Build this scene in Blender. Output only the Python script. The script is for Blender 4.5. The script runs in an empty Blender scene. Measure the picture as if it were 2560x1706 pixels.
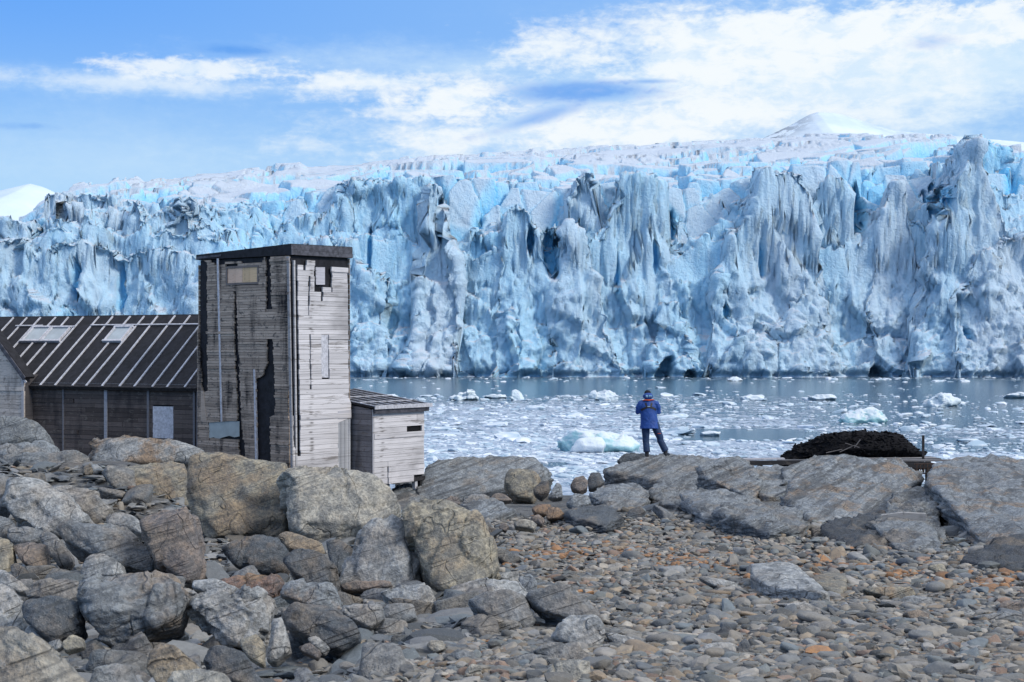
import bpy, bmesh, math, random
import numpy as np
from math import radians, sin, cos, pi
random.seed(7); RNG = np.random.default_rng(11)
S = bpy.context.scene
COL = S.collection

# ------------------------------------------------------------------ camera
F = 3556.0; W0, H0 = 2560, 1706; PX0, PY0 = 1280.0, 870.0; EYE = 4.4
cam_d = bpy.data.cameras.new("camera"); cam = bpy.data.objects.new("camera", cam_d); COL.objects.link(cam)
cam.location = (0, 0, EYE); cam.rotation_euler = (radians(90), 0, 0)
cam_d.sensor_fit = 'HORIZONTAL'; cam_d.sensor_width = 36; cam_d.lens = 36 * F / W0
cam_d.shift_y = (PY0 - H0 / 2) / W0; cam_d.clip_start = .1; cam_d.clip_end = 20000
cam_d.dof.use_dof = True; cam_d.dof.focus_distance = 45; cam_d.dof.aperture_fstop = 10
S.camera = cam

# ------------------------------------------------------------------ world and sun
SUN = np.array([.74, -.50, .62]); SUN /= np.linalg.norm(SUN)
w = bpy.data.worlds.new("World"); S.world = w; w.use_nodes = True
nt = w.node_tree; nt.nodes.clear()
class NB:
    """small node-graph writer"""
    def __init__(s, t): s.t = t
    def n(s, ty, **kw):
        o = s.t.nodes.new(ty)
        for k, v in kw.items(): setattr(o, k, v)
        return o
    def put(s, sock, v):
        if v is None: return
        if hasattr(v, 'is_output') or isinstance(v, bpy.types.NodeSocket): s.t.links.new(v, sock)
        else:
            try: sock.default_value = v
            except Exception:
                sock.default_value = (v, v, v) if len(sock.default_value) == 3 else tuple(v) + (1,)
    def m(s, op, a, b=None, c=None, clamp=False):
        o = s.n('ShaderNodeMath', operation=op, use_clamp=clamp)
        s.put(o.inputs[0], a); s.put(o.inputs[1], b)
        if c is not None: s.put(o.inputs[2], c)
        return o.outputs[0]
    def vm(s, op, a, b=None):
        o = s.n('ShaderNodeVectorMath', operation=op); s.put(o.inputs[0], a)
        if b is not None:
            if op == 'SCALE': s.put(o.inputs[3], b)
            else: s.put(o.inputs[1], b)
        return o.outputs[0]
    def noise(s, vec, scale, detail=4, rough=.55, dist=0., out=0):
        o = s.n('ShaderNodeTexNoise'); s.put(o.inputs['Vector'], vec)
        o.inputs['Scale'].default_value = scale; o.inputs['Detail'].default_value = detail
        o.inputs['Roughness'].default_value = rough; o.inputs['Distortion'].default_value = dist
        return o.outputs[out]
    def ramp(s, v, a, b, smooth=True):
        o = s.n('ShaderNodeMapRange'); o.interpolation_type = 'SMOOTHSTEP' if smooth else 'LINEAR'
        s.put(o.inputs[0], v); o.inputs[1].default_value = a; o.inputs[2].default_value = b
        return o.outputs[0]
    def mix(s, f, a, b, mode='MIX'):
        o = s.n('ShaderNodeMix', data_type='RGBA', blend_type=mode)
        s.put(o.inputs[0], f)
        for i, v in ((6, a), (7, b)):
            if isinstance(v, tuple) and len(v) == 3: v = v + (1,)
            s.put(o.inputs[i], v)
        return o.outputs[2]
    def attr(s, name, out='Color'):
        o = s.n('ShaderNodeAttribute'); o.attribute_name = name
        return o.outputs[out]
    def comb(s, x, y, z):
        o = s.n('ShaderNodeCombineXYZ')
        for i, v in enumerate((x, y, z)): s.put(o.inputs[i], v)
        return o.outputs[0]
    def sep(s, v):
        o = s.n('ShaderNodeSeparateXYZ'); s.put(o.inputs[0], v); return o.outputs
    def bump(s, h, strength=.5, dist=.05, normal=None):
        o = s.n('ShaderNodeBump'); s.put(o.inputs['Height'], h)
        o.inputs['Strength'].default_value = strength; o.inputs['Distance'].default_value = dist
        if normal is not None: s.put(o.inputs['Normal'], normal)
        return o.outputs[0]

g = NB(nt)
sky = g.n('ShaderNodeTexSky', sky_type='NISHITA'); sky.sun_disc = False
sky.sun_elevation = math.asin(SUN[2]); sky.sun_rotation = math.atan2(SUN[0], SUN[1])
sky.altitude = 0; sky.air_density = 1.0; sky.dust_density = .3; sky.ozone_density = 3.0
tc = g.n('ShaderNodeTexCoord'); d = tc.outputs['Generated']
dx, dy, dz = g.sep(d)
az = g.m('ARCTAN2', dx, dy); el = g.m('ARCSINE', dz)
# noises for the cloud edges, drawn out along the horizon
cv = g.comb(g.m('MULTIPLY', az, 8.5), g.m('MULTIPLY', el, 17.), 0.)
n1 = g.noise(cv, 2.2, 7, .58, .35)
n2 = g.noise(g.vm('ADD', cv, (7.3, 2.1, 0)), 5.5, 6, .6, .4)
n3 = g.noise(g.comb(g.m('MULTIPLY', az, 5.), g.m('MULTIPLY', el, 60.), 3.), 2.0, 5, .6, .3)
wob = g.m('ADD', g.m('MULTIPLY', g.m('SUBTRACT', n1, .5), 1.5), g.m('MULTIPLY', g.m('SUBTRACT', n2, .5), .7))
wob = g.m('ADD', wob, g.m('MULTIPLY', g.m('SUBTRACT', n3, .5), .5))
n4 = g.noise(g.vm('ADD', cv, (3., 8., 1.)), 14., 5, .62, .3)
wob = g.m('ADD', wob, g.m('MULTIPLY', g.m('SUBTRACT', n4, .5), .8))
def bank(a0, e0, ra, re, slope=0., soft=.9, weight=1., edge=1.):
    """one cloud bank: centre and reach in azimuth and elevation (degrees)"""
    A = g.m('SUBTRACT', az, radians(a0))
    E = g.m('SUBTRACT', g.m('SUBTRACT', el, radians(e0)), g.m('MULTIPLY', A, slope))
    q = g.m('ADD', g.m('POWER', g.m('ABSOLUTE', g.m('DIVIDE', A, radians(ra))), 2.), g.m('POWER', g.m('ABSOLUTE', g.m('DIVIDE', E, radians(re))), 2.))
    q = g.m('SUBTRACT', g.m('ADD', 1., g.m('MULTIPLY', wob, edge)), g.m('SQRT', q))
    return g.m('MULTIPLY', g.ramp(q, 0., soft), weight)
def pa(px): return math.degrees(math.atan((px - PX0) / F))
def pe(py): return math.degrees(math.atan((PY0 - py) / F))
def pb(px, py, rx, ry, **k): return bank(pa(px), pe(py), math.degrees(rx / F), math.degrees(ry / F), **k)
def union(L):
    r = L[0]
    for q in L[1:]:
        r = g.m('SUBTRACT', g.m('ADD', r, q), g.m('MULTIPLY', r, q))
    return r
white = union([
    pb(1850, 110, 700, 110, soft=.7, weight=.8, edge=.8), pb(1600, 310, 1000, 120, slope=.05, soft=1., weight=.85, edge=.6), pb(2150, 250, 600, 130, soft=1.1, weight=.6, edge=.5), pb(1000, 215, 420, 50, soft=.9, weight=.6, edge=1.1),
    pb(480, 188, 300, 38, soft=.7, weight=.85), pb(420, 228, 520, 34, soft=1.1, weight=.5),
    pb(930, 205, 260, 30, soft=.8, weight=.75), pb(1130, 255, 180, 60, soft=.7, weight=.95),
    pb(1010, 280, 130, 35, soft=.8, weight=.7),
    pb(1430, 135, 230, 55, soft=1.1, weight=.75), pb(1700, 170, 240, 90, soft=.8, weight=.9),
    pb(2080, 95, 520, 75, soft=.6, weight=1.), pb(2450, 110, 260, 60, soft=.6, weight=.9), pb(1900, 190, 420, 75, soft=1.1, weight=.75),
    pb(1180, 345, 340, 60, slope=.12, soft=.8, weight=.8), pb(1640, 320, 420, 70, slope=.1, soft=.7, weight=.95),
    pb(2150, 150, 560, 90, soft=1.0, weight=.7, edge=.6), pb(1750, 230, 300, 90, soft=1.1, weight=.7, edge=.7),
    pb(760, 365, 150, 40, soft=1.2, weight=.4), pb(2020, 250, 120, 40, slope=.6, soft=1.2, weight=.5), pb(2390, 255, 90, 30, soft=1., weight=.4)])
veil = union([pb(1100, 170, 900, 90, soft=1.3, weight=.65, edge=.6), pb(2200, 190, 1000, 200, soft=.7, weight=.95, edge=.4),
    pb(300, 420, 900, 190, soft=1.3, weight=.5, edge=.4), pb(350, 230, 700, 50, soft=1.2, weight=.5, edge=.6), pb(1700, 400, 1400, 170, soft=1.2, weight=.75, edge=.5), pb(1900, 30, 900, 60, soft=1.5, weight=.3, edge=.5)])
gap = union([pb(580, 138, 120, 22, soft=.9, weight=1.), pb(1480, 232, 240, 34, soft=.7, weight=.9), pb(1330, 300, 200, 26, slope=.3, soft=.9, weight=.7),
    pb(1620, 207, 90, 10, soft=.9, weight=.7), pb(2330, 135, 90, 26, soft=1.2, weight=.55), pb(60, 345, 110, 16, soft=1., weight=.6)])
# higher up, brighter unseen cloud is added to give soft light from above
over = g.m('MULTIPLY', g.ramp(el, radians(16), radians(45)), g.m('ADD', .55, g.m('MULTIPLY', g.ramp(n1, .3, .7), .45)))
blue = g.mix(g.ramp(el, radians(4.5), radians(14)), (.40, .68, 1.0), (.13, .40, 1.0))
blue = g.mix(g.m('MULTIPLY', g.ramp(az, radians(-22), radians(6)), .55), blue, (.36, .62, 1.0))
skyb = g.vm('SCALE', sky.outputs[0], .10)
base = g.mix(.86, skyb, blue)
col = g.mix(g.m('MULTIPLY', veil, .9), base, (.68, .86, 1.0))
col = g.mix(white, col, g.mix(g.ramp(g.m('ADD', n2, g.m('MULTIPLY', g.m('SUBTRACT', n1, .5), .8)), .32, .56), (.74, .87, 1.0), (.91, .965, 1.0)))
col = g.mix(g.m('MULTIPLY', gap, .85), col, (.12, .36, .88))
col = g.mix(over, col, (1.12, 1.13, 1.16))
bg = g.n('ShaderNodeBackground'); g.put(bg.inputs[0], col); bg.inputs[1].default_value = 1.0
wo = g.n('ShaderNodeOutputWorld'); nt.links.new(bg.outputs[0], wo.inputs[0])

sl = bpy.data.lights.new("sun", 'SUN'); sl.energy = 2.5; sl.angle = radians(16); sl.color = (1, .93, .82)
so = bpy.data.objects.new("sun", sl); COL.objects.link(so)
from mathutils import Vector, Matrix
so.rotation_euler = Vector(SUN).to_track_quat('Z', 'Y').to_euler(); so.location = (40, -10, 60)
v = S.view_settings; v.view_transform = 'Standard'; v.look = 'None'; v.exposure = 0.0; v.gamma = 1; v.use_curve_mapping = False
S.cycles.max_bounces = 6; S.cycles.diffuse_bounces = 4; S.cycles.glossy_bounces = 2; S.cycles.use_denoising = True
S.cycles.transmission_bounces = 2; S.cycles.caustics_reflective = False; S.cycles.caustics_refractive = False

# ------------------------------------------------------------------ maths helpers
def P(px, py, dist): return np.array([(px - PX0) / F * dist, dist, EYE + (PY0 - py) / F * dist])
def sstep(a, b, x):
    t = np.clip((x - a) / (b - a), 0, 1); return t * t * (3 - 2 * t)
_perm = np.random.default_rng(5).permutation(256).astype(np.int32); _perm = np.concatenate([_perm, _perm, _perm])
_grad = np.random.default_rng(6).normal(size=(256, 3)).astype(np.float32); _grad /= np.linalg.norm(_grad, axis=1)[:, None]
def perlin(p, seed=0):
    """gradient noise about -0.8..0.8; p is (n,3)"""
    p = np.asarray(p, np.float32) + np.float32(seed * 17.31)
    i = np.floor(p).astype(np.int32); f = p - i; i &= 255
    u = f * f * f * (f * (f * 6 - 15) + 10)
    out = 0
    for a in (0, 1):
        wa = u[:, 0] if a else 1 - u[:, 0]
        for b in (0, 1):
            wb = wa * (u[:, 1] if b else 1 - u[:, 1])
            h = _perm[_perm[(i[:, 0] + a) & 255] + ((i[:, 1] + b) & 255)]
            for c in (0, 1):
                gr = _grad[_perm[h + ((i[:, 2] + c) & 255)]]
                dt = gr[:, 0] * (f[:, 0] - a) + gr[:, 1] * (f[:, 1] - b) + gr[:, 2] * (f[:, 2] - c)
                out = out + wb * (u[:, 2] if c else 1 - u[:, 2]) * dt
    return out
def fbm(p, octv=4, seed=0, gain=.5, lac=2.03):
    p = np.asarray(p, np.float32); a = 1.; s = 0
    for o in range(octv):
        s = s + a * perlin(p, seed + o * 3); p = p * lac; a *= gain
    return s
def ridged(p, octv=3, seed=0):
    p = np.asarray(p, np.float32); a = 1.; s = 0
    for o in range(octv):
        s = s + a * (1 - 2.2 * np.abs(perlin(p, seed + o * 3))); p = p * 2.1; a *= .5
    return s
def cells3(p, seed=0, jit=.85):
    """3-D cells: (gap to the cell edge, cell id, offset from the cell's seed)"""
    p = np.asarray(p, np.float32); i = np.floor(p).astype(np.int32); n = len(p)
    f1 = np.full(n, 9., np.float32); f2 = f1.copy(); idv = np.zeros(n, np.int32); off = np.zeros((n, 3), np.float32)
    for a in (-1, 0, 1):
        for b in (-1, 0, 1):
            hb = _perm[_perm[(i[:, 0] + a + seed) & 255] + ((i[:, 1] + b) & 255)]
            for c in (-1, 0, 1):
                h = _perm[hb + ((i[:, 2] + c) & 255)]; o = p - (i + np.array([a, b, c], np.int32) + .5 + .5 * jit * _grad[h])
                d = (o * o).sum(1); k = d < f1; f2 = np.where(k, f1, np.minimum(f2, d)); f1 = np.where(k, d, f1); idv = np.where(k, h, idv); off = np.where(k[:, None], o, off)
    return np.sqrt(f2) - np.sqrt(f1), idv, off
def facets(p, seed, tilt=1., step=1., crack=.5, cw=.08):
    """broken planes: each cell gets its own offset and tilt, with a crack along its edge"""
    e, h, o = cells3(p, seed); g = _grad[h]; g2 = _grad[(h + 91) & 255]
    return step * g[:, 0] + tilt * (o * g2).sum(1) - crack * (1 - sstep(0, cw, e)) * (g[:, 1] > -.2)
def vnormals(V, faces):
    n = np.zeros_like(V)
    q = V[faces]
    fn = np.cross(q[:, 2] - q[:, 0], q[:, -1] - q[:, 1]) if faces.shape[1] == 4 else np.cross(q[:, 1] - q[:, 0], q[:, 2] - q[:, 0])
    for k in range(faces.shape[1]): np.add.at(n, faces[:, k], fn)
    return n / np.maximum(np.linalg.norm(n, axis=1), 1e-9)[:, None]
def mk(name, V, faces, mat=None, parent=None, smooth=True, attrs=None):
    """one mesh object from numpy arrays (faces: an (n,k) array)"""
    me = bpy.data.meshes.new(name); V = np.ascontiguousarray(V, np.float32); faces = np.ascontiguousarray(faces, np.int32)
    me.vertices.add(len(V)); me.vertices.foreach_set('co', V.ravel())
    k = faces.shape[1]
    me.loops.add(faces.size); me.loops.foreach_set('vertex_index', faces.ravel())
    me.polygons.add(len(faces)); me.polygons.foreach_set('loop_start', np.arange(0, faces.size, k, dtype=np.int32))
    me.polygons.foreach_set('loop_total', np.full(len(faces), k, np.int32))
    me.polygons.foreach_set('use_smooth', np.full(len(faces), smooth, bool) if np.isscalar(smooth) else smooth)
    for an, val in (attrs or {}).items():
        val = np.asarray(val, np.float32)
        if val.ndim == 2:
            a = me.attributes.new(an, 'FLOAT_COLOR', 'POINT')
            a.data.foreach_set('color', np.ascontiguousarray(np.concatenate([val, np.ones((len(val), 1), np.float32)], 1)).ravel())
        else:
            a = me.attributes.new(an, 'FLOAT', 'POINT'); a.data.foreach_set('value', np.ascontiguousarray(val))
    me.update(calc_edges=True); me.validate()
    o = bpy.data.objects.new(name, me); COL.objects.link(o)
    if mat: me.materials.append(mat)
    if parent is not None: o.parent = parent
    return o
def grid_faces(nr, nc):
    i = np.arange(nr * nc).reshape(nr, nc)
    return np.stack([i[:-1, :-1].ravel(), i[:-1, 1:].ravel(), i[1:, 1:].ravel(), i[1:, :-1].ravel()], 1)
_ico = {}
def ico(n):
    if n not in _ico:
        bm = bmesh.new(); bmesh.ops.create_icosphere(bm, subdivisions=n, radius=1)
        _ico[n] = (np.array([v.co[:] for v in bm.verts], np.float32), np.array([[q.index for q in f.verts] for f in bm.faces], np.int32)); bm.free()
    return _ico[n]
def tag(o, label=None, cat=None, group=None, kind=None):
    if label: o['label'] = label
    if cat: o['category'] = cat
    if group: o['group'] = group
    if kind: o['kind'] = kind
    return o
def empty(name, loc, rz=0):
    o = bpy.data.objects.new(name, None); COL.objects.link(o); o.location = loc; o.rotation_euler = (0, 0, rz); o.empty_display_size = .2
    return o
def mat(name):
    m = bpy.data.materials.new(name); m.use_nodes = True; t = m.node_tree; t.nodes.clear()
    q = NB(t); b = q.n('ShaderNodeBsdfPrincipled'); o = q.n('ShaderNodeOutputMaterial'); t.links.new(b.outputs[0], o.inputs[0])
    q.b = b.inputs; q.pos = q.n('ShaderNodeNewGeometry').outputs['Position']
    return m, q
# ------------------------------------------------------------------ ground profile
_gd = np.array([0, 5, 9, 14, 19, 25, 30, 34, 40, 46, 52, 70, 20000.]); _gz = np.array([1.5, 1.75, 2.1, 2.48, 2.72, 3.02, 3.33, 3.62, 4.1, 4.75, 5.6, 9, 9.])
_td = np.linspace(3, 60, 2000); _ty = PY0 + np.interp(_td, _gd, _gz) / _td * F
def ginv(py): return float(np.interp(-py, -_ty, _td))
def ground_z(x, y):
    z = EYE - np.interp(y, _gd, _gz)
    xp = x / np.maximum(y, 1) * F + PX0
    z = z + 1.0 * sstep(20, 27, y) * (1 - sstep(29.5, 31.5, y)) * (1 - sstep(300, 620, xp))
    z = z - .12 * (1 - sstep(700, 1250, xp)) * sstep(6, 9, y) * (1 - sstep(17, 21, y))
    z = z + .10 * sstep(1350, 1480, xp) * sstep(21, 28, y) * (1 - sstep(34, 37.5, y))
    return z

# ------------------------------------------------------------------ glacier
YG = 214.0
def sil(pts, yo):
    a = np.array(pts, float); s = (YG + yo) / F
    return (a[:, 0] - PX0) * s, EYE + (PY0 - a[:, 1]) * s
# pinnacles and blocks of the ice front: (outline, distance behind the front, thickness, blue)
SER = [
 ([(-200,560),(0,552),(48,550),(58,590),(80,700),(90,800)], 1.0, 9, .25),
 ([(-200,640),(0,600),(40,590),(90,640),(140,610),(200,600),(300,640),(420,620),(520,650),(600,640),(720,680),(800,700)], -1.2, 8, .2),
 ([(92,640),(100,490),(115,482),(140,485),(155,510),(170,560)], 6, 8, .1),
 ([(135,640),(140,500),(165,498),(185,502),(192,525),(200,640)], 2.5, 3.5, .15),
 ([(180,600),(187,490),(240,486),(330,510),(350,560)], 8, 10, .3),
 ([(170,640),(188,550),(210,530),(300,517),(318,540),(330,600)], 2.0, 6, .1),
 ([(290,650),(305,570),(315,500),(328,485),(343,505),(355,555),(372,620),(385,680)], .5, 3.2, .15),
 ([(385,690),(405,570),(425,508),(444,492),(452,530),(462,490),(470,508),(480,560),(510,640),(520,700)], 0.8, 3.2, .2),
 ([(330,640),(360,520),(430,505),(520,520),(560,560),(620,600)], 9, 9, .55),
 ([(660,720),(690,560),(730,545),(760,540),(800,545),(830,500),(850,462),(880,453),(990,447),(1078,446),(1100,470),(1120,560),(1140,700)], 1.2, 10, .3),
 ([(1040,720),(1058,600),(1066,490),(1080,452),(1096,465),(1112,520),(1130,620),(1148,720)], -1.2, 4, .12),
 ([(700,760),(730,640),(800,600),(870,600),(900,680),(960,700)], -.8, 5, .25),
 ([(1080,560),(1095,452),(1150,455),(1200,460),(1262,472),(1300,465),(1420,520),(1500,500),(1540,520)], 12, 8, .8),
 ([(1130,760),(1150,650),(1180,595),(1212,588),(1260,585),(1275,640),(1300,760)], .8, 4, .45),
 ([(1255,560),(1264,500),(1272,466),(1290,455),(1310,460),(1322,490),(1335,560)], 7.5, 4, .3),
 ([(1240,760),(1256,640),(1270,525),(1290,512),(1310,520),(1330,545),(1352,570),(1372,640),(1385,760)], -.3, 4.5, .3),
 ([(1380,760),(1396,640),(1405,590),(1418,552),(1440,560),(1465,600),(1490,690),(1500,780)], -.9, 4, .15),
 ([(1396,640),(1410,550),(1416,490),(1430,446),(1460,430),(1488,438),(1497,475),(1490,550),(1500,640)], 2.2, 5, .15),
 ([(1480,700),(1505,560),(1530,500),(1544,450),(1560,427),(1620,424),(1650,440),(1660,470),(1656,540),(1668,640),(1690,720)], 0.2, 7, .25),
 ([(1640,760),(1665,650),(1700,625),(1750,612),(1800,602),(1840,575),(1860,700)], 0.5, 5, .3),
 ([(1790,720),(1822,620),(1850,572),(1880,530),(1900,470),(1910,420),(1925,412),(1945,425),(1960,432),(1985,420),(2010,430),(2022,460),(2036,500),(2050,600),(2070,740)], -1.0, 8, .12),
 ([(2020,700),(2045,520),(2055,455),(2070,441),(2110,438),(2130,450),(2145,500),(2155,620),(2165,740)], 0.6, 6, .2),
 ([(2130,540),(2140,450),(2190,440),(2240,440),(2250,540)], 9, 6, .7),
 ([(2180,760),(2196,640),(2210,545),(2235,482),(2254,450),(2266,470),(2280,520),(2292,600),(2310,740)], -.2, 5, .15),
 ([(2280,560),(2290,440),(2330,425),(2362,420),(2380,560)], 9, 7, .75),
 ([(2260,720),(2300,600),(2340,580),(2380,640),(2400,720)], 1.5, 5, .35),
 ([(2285,800),(2335,600),(2362,520),(2392,460),(2420,410),(2438,352),(2452,347),(2470,400),(2496,480),(2530,570),(2570,640),(2700,760)], -2.0, 9, .1),
 ([(2430,420),(2442,350),(2462,347),(2500,368),(2560,392),(2700,450)], 7, 12, .45),
 ([(2380,760),(2440,640),(2520,600),(2700,580)], -2.6, 9, .08),
]
def build_glacier():
    xs = np.arange(-88, 88.01, .22)
    ys = np.concatenate([np.arange(-6, 16, .085), 16 + np.cumsum(np.linspace(.1, .45, 90)), ])
    ys = np.concatenate([ys, ys[-1] + np.cumsum(np.linspace(.5, 2.6, 170))])
    X, Y = np.meshgrid(xs, ys); x0 = X.ravel(); y0 = Y.ravel(); n = len(x0)
    p2 = np.stack([x0, y0, np.zeros(n)], 1)
    # bend of the front
    bend = 2.2 * perlin(p2 * (.03, 0, 0), 3) + 1.2 * perlin(p2 * (.09, 0, 0), 4)
    # vertical flutes: the front line wanders with x
    fmod = sstep(-.05, .45, perlin(p2 * (.05, .04, 0), 2))
    fl = (.35 * fbm(p2 * (.35, .12, 0), 3, 8) + .2 * fmod * ridged(p2 * (.5, .08, 0), 3, 15)) * (.25 + .75 * sstep(1., 5., y0 + bend))
    fl = fl + 3.2 * fbm(p2 * (.075, .12, 0), 3, 18)
    wx = x0 + .9 * fbm(p2 * (.25, .3, 0), 3, 21)
    wy = y0 + bend + fl
    z = np.full(n, -4.0); blue = np.zeros(n)
    def profile(t):      # front face: lumpy apron, then steep wall
        return np.where(t < 0, t * 3, np.where(t < 3.2, 2.6 * t, np.where(t < 4.6, 8.3 + 5.5 * (t - 3.2), 16 + 16 * (t - 4.6))))
    # main wall that everything grows from
    topx, topz = sil([(-300,640),(0,640),(120,610),(330,590),(520,600),(700,640),(900,600),(1100,620),(1200,640),(1400,640),(1700,650),(1900,600),(2150,640),(2300,600),(2700,560)], 2)
    pxf = PX0 + x0 / (YG + y0) * F
    zfr = EYE + (PY0 - np.interp(pxf, [-300, 60, 300, 700, 1000, 1300, 1700, 2100, 2560, 2900], [600, 590, 530, 520, 490, 492, 490, 455, 430, 420])) / F * (YG + 26)
    lip = np.interp(x0, topx, topz) + 4.0 * fbm(p2 * (.11, .3, 0), 4, 31)
    br = facets(np.stack([wx * .33, wy * .45, 0 * wx], 1), 9, 2.0, .9, .2, .1) + .5 * facets(np.stack([wx * .8, wy * .9, 0 * wx], 1), 29, 1.3, .7, .15, .12)
    m = np.minimum(np.minimum(lip + np.maximum(wy - 4.5, 0) * .95 + 1.0 * br * sstep(3.5, 7, wy), zfr - 1.5 + 1.0 * br), profile(wy - .2) * .97)
    z = np.maximum(z, m); blue[:] = .3; rec = (wy > 4.6) * 1.0
    rr = np.random.default_rng(23); extra = []
    for e in range(34):
        cx = rr.uniform(-60, 2620); tp = rr.uniform(500, 800); wd = rr.uniform(30, 120); tp = tp if cx > 800 else max(tp, 590); yo = rr.uniform(-1.6, 1.0) if tp > 660 else rr.uniform(5, 11)
        ln = rr.uniform(-.5, .5) * wd; hh = 90 + 2.2 * wd
        extra.append(([(cx - wd + ln, tp + hh), (cx - wd * .55, tp + hh * .35), (cx - wd * .2, tp + 6), (cx + wd * .15, tp), (cx + wd * .5, tp + hh * .25), (cx + wd + ln, tp + hh)], yo, rr.uniform(2.5, 6), rr.uniform(.1, .4) if yo < 2 else rr.uniform(.4, .8)))
    for i, (pts, yo, th, bl) in enumerate(SER + extra):
        yo = yo * 1.35
        sx, sz = sil(pts, yo + 3.5)
        k = (x0 > sx[0] - 2) & (x0 < sx[-1] + 2)
        jit = .9 * fbm(p2[k] * (.8, .5, .3) + i * 5.1, 4, 40 + i) + .3 * facets(p2[k] * (.5, .3, 0) + i * 5.1, i, 1.2, 1., 0)
        s = np.interp(wx[k] * .6 + x0[k] * .4, sx, sz, left=-9, right=-9) + jit
        t = wy[k] - yo + .5 * perlin(p2[k] * (.5, 0, 0) + i * 3.3, 50)
        b = s - np.maximum(t - 4.5 - th, 0) * 3.0 - np.maximum(t - 5, 0) * (.0 if th > 7 else .25)
        h = np.minimum(profile(t + (1.3 if yo > 4 else 0)), b)
        up = h > z[k]
        zz = z[k]; zz[up] = h[up]; z[k] = zz
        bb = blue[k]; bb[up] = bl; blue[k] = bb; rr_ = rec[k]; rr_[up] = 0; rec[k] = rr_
    # plateau behind: rises to the skyline, broken by crevasses into tilted blocks
    skx = np.array([-300,0,60,100,165,200,240,272,276,345,360,480,560,612,680,690,750,770,880,1000,1100,1200,1316,1332,1350,1500,1700,1830,1900,2200,2400,2560,2900.])
    sky_ = np.array([600,585,560,510,470,458,455,462,450,446,462,450,442,428,430,420,416,430,428,412,402,397,388,380,391,377,369,359,352,346,338,336,330.])
    ye = YG + 190.
    pxv = PX0 + x0 / (YG + y0) * F
    zf = EYE + (PY0 - np.interp(pxv, [-300, 60, 300, 700, 1000, 1300, 1700, 2100, 2560, 2900], [600, 590, 530, 520, 490, 492, 490, 455, 430, 420])) / F * (YG + 26)
    zs = EYE + (PY0 - np.interp(pxv, skx, sky_)) / F * ye
    t = np.clip((y0 - 18) / 172, 0, None)
    pl = zf + (zs - zf) * np.minimum(t, 1.) ** .8 - .28 * np.maximum(y0 - 190, 0)
    def cells(sc, rot, seed, jit=.9):
        a = rot; u = (x0 * cos(a) + y0 * sin(a)) / sc[0]; v_ = (-x0 * sin(a) + y0 * cos(a)) / sc[1]
        u = u + .35 * perlin(p2 * .12, seed); v_ = v_ + .35 * perlin(p2 * .12, seed + 1)
        iu = np.floor(u).astype(int); iv = np.floor(v_).astype(int); f1 = np.full(n, 9.); f2 = np.full(n, 9.); idv = np.zeros(n, int)
        cu = np.zeros(n); cvv = np.zeros(n)
        for a_ in (-1, 0, 1):
            for b_ in (-1, 0, 1):
                h = _perm[(_perm[(iu + a_ + seed) & 255] + iv + b_) & 255]; g1 = _grad[h]
                qx = iu + a_ + .5 + .5 * jit * g1[:, 0]; qy = iv + b_ + .5 + .5 * jit * g1[:, 1]
                dd = np.hypot(u - qx, v_ - qy); c = dd < f1
                f2 = np.where(c, f1, np.minimum(f2, dd)); idv = np.where(c, h, idv); cu = np.where(c, u - qx, cu); cvv = np.where(c, v_ - qy, cvv)
                f1 = np.where(c, dd, f1)
        return f2 - f1, idv, cu, cvv
    e1, id1, cu1, cv1 = cells((17., 9.), .2, 3)
    e2, id2, cu2, cv2 = cells((4.2, 3.2), -.2, 77)
    r1 = _grad[id1]; r2 = _grad[id2]
    far = sstep(30, 120, y0)
    blk = (1.7 * r1[:, 0] + 1.6 * r1[:, 1] * cu1 + 1.9 * r1[:, 2] * cv1) * (1 + .4 * far) - 5.5 * (1 - sstep(.0, .13, e1)) * (r1[:, 0] > -.5)
    rough = sstep(-.1, .5, perlin(p2 * (.03, .05, 0), 66) + .5 * (1 - sstep(10, 50, y0)))
    blk = blk + rough * .8 * (1.0 * r2[:, 0] + .9 * r2[:, 1] * cu2 + .9 * r2[:, 2] * cv2 - 1.8 * (1 - sstep(0, .14, e2)))
    pl = pl + blk * sstep(4, 14, y0) * (.55 + .45 * (1 - far)) + .5 * fbm(p2 * (.08, .15, 0), 3, 90)
    pl = np.where(y0 > 6, pl, -9) - np.maximum(12 - y0, 0) * 2.5
    up = pl > z; z = np.where(up, pl, z)
    crev = np.clip((1 - sstep(0, .2, e1)) + .7 * rough * (1 - sstep(0, .18, e2)), 0, 1)
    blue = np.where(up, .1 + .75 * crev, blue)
    onpl = up.astype(float)
    V = np.stack([x0, y0 + YG, z], 1).astype(np.float32)
    Fc = grid_faces(len(ys), len(xs))
    # lumps and broken faces in three dimensions
    N = vnormals(V, Fc)
    q = V.copy()
    wall = (1 - sstep(.55, .9, N[:, 2])) * (1 - .75 * onpl)
    stretch = np.stack([q[:, 0], q[:, 1], q[:, 2] * .35], 1)
    low = 1 - sstep(8, 19, q[:, 2])
    warp = np.stack([perlin(q * .22, 170), perlin(q * .22, 171), perlin(q * .22, 172)], 1)
    qd = q + 2.2 * warp; qd = np.stack([qd[:, 0] + .75 * qd[:, 2], qd[:, 1], qd[:, 2] - .6 * qd[:, 0]], 1)
    swirl = ridged(qd * (.16, .3, .42), 4, 110)
    up_ = 1 - low
    # broken ice: tilted faces between fractures at three scales, taller than wide in the upper wall
    lean = np.stack([q[:, 0] + .28 * q[:, 2], q[:, 1], q[:, 2]], 1) + 1.1 * warp
    lean2 = np.stack([q[:, 0] - .35 * q[:, 2], q[:, 1], q[:, 2] + .2 * q[:, 0]], 1) + .5 * warp
    dsp = 1.0 * facets(lean * (.16, .16, .115), 3, 1.9, .6, .2, .07) * wall
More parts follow.
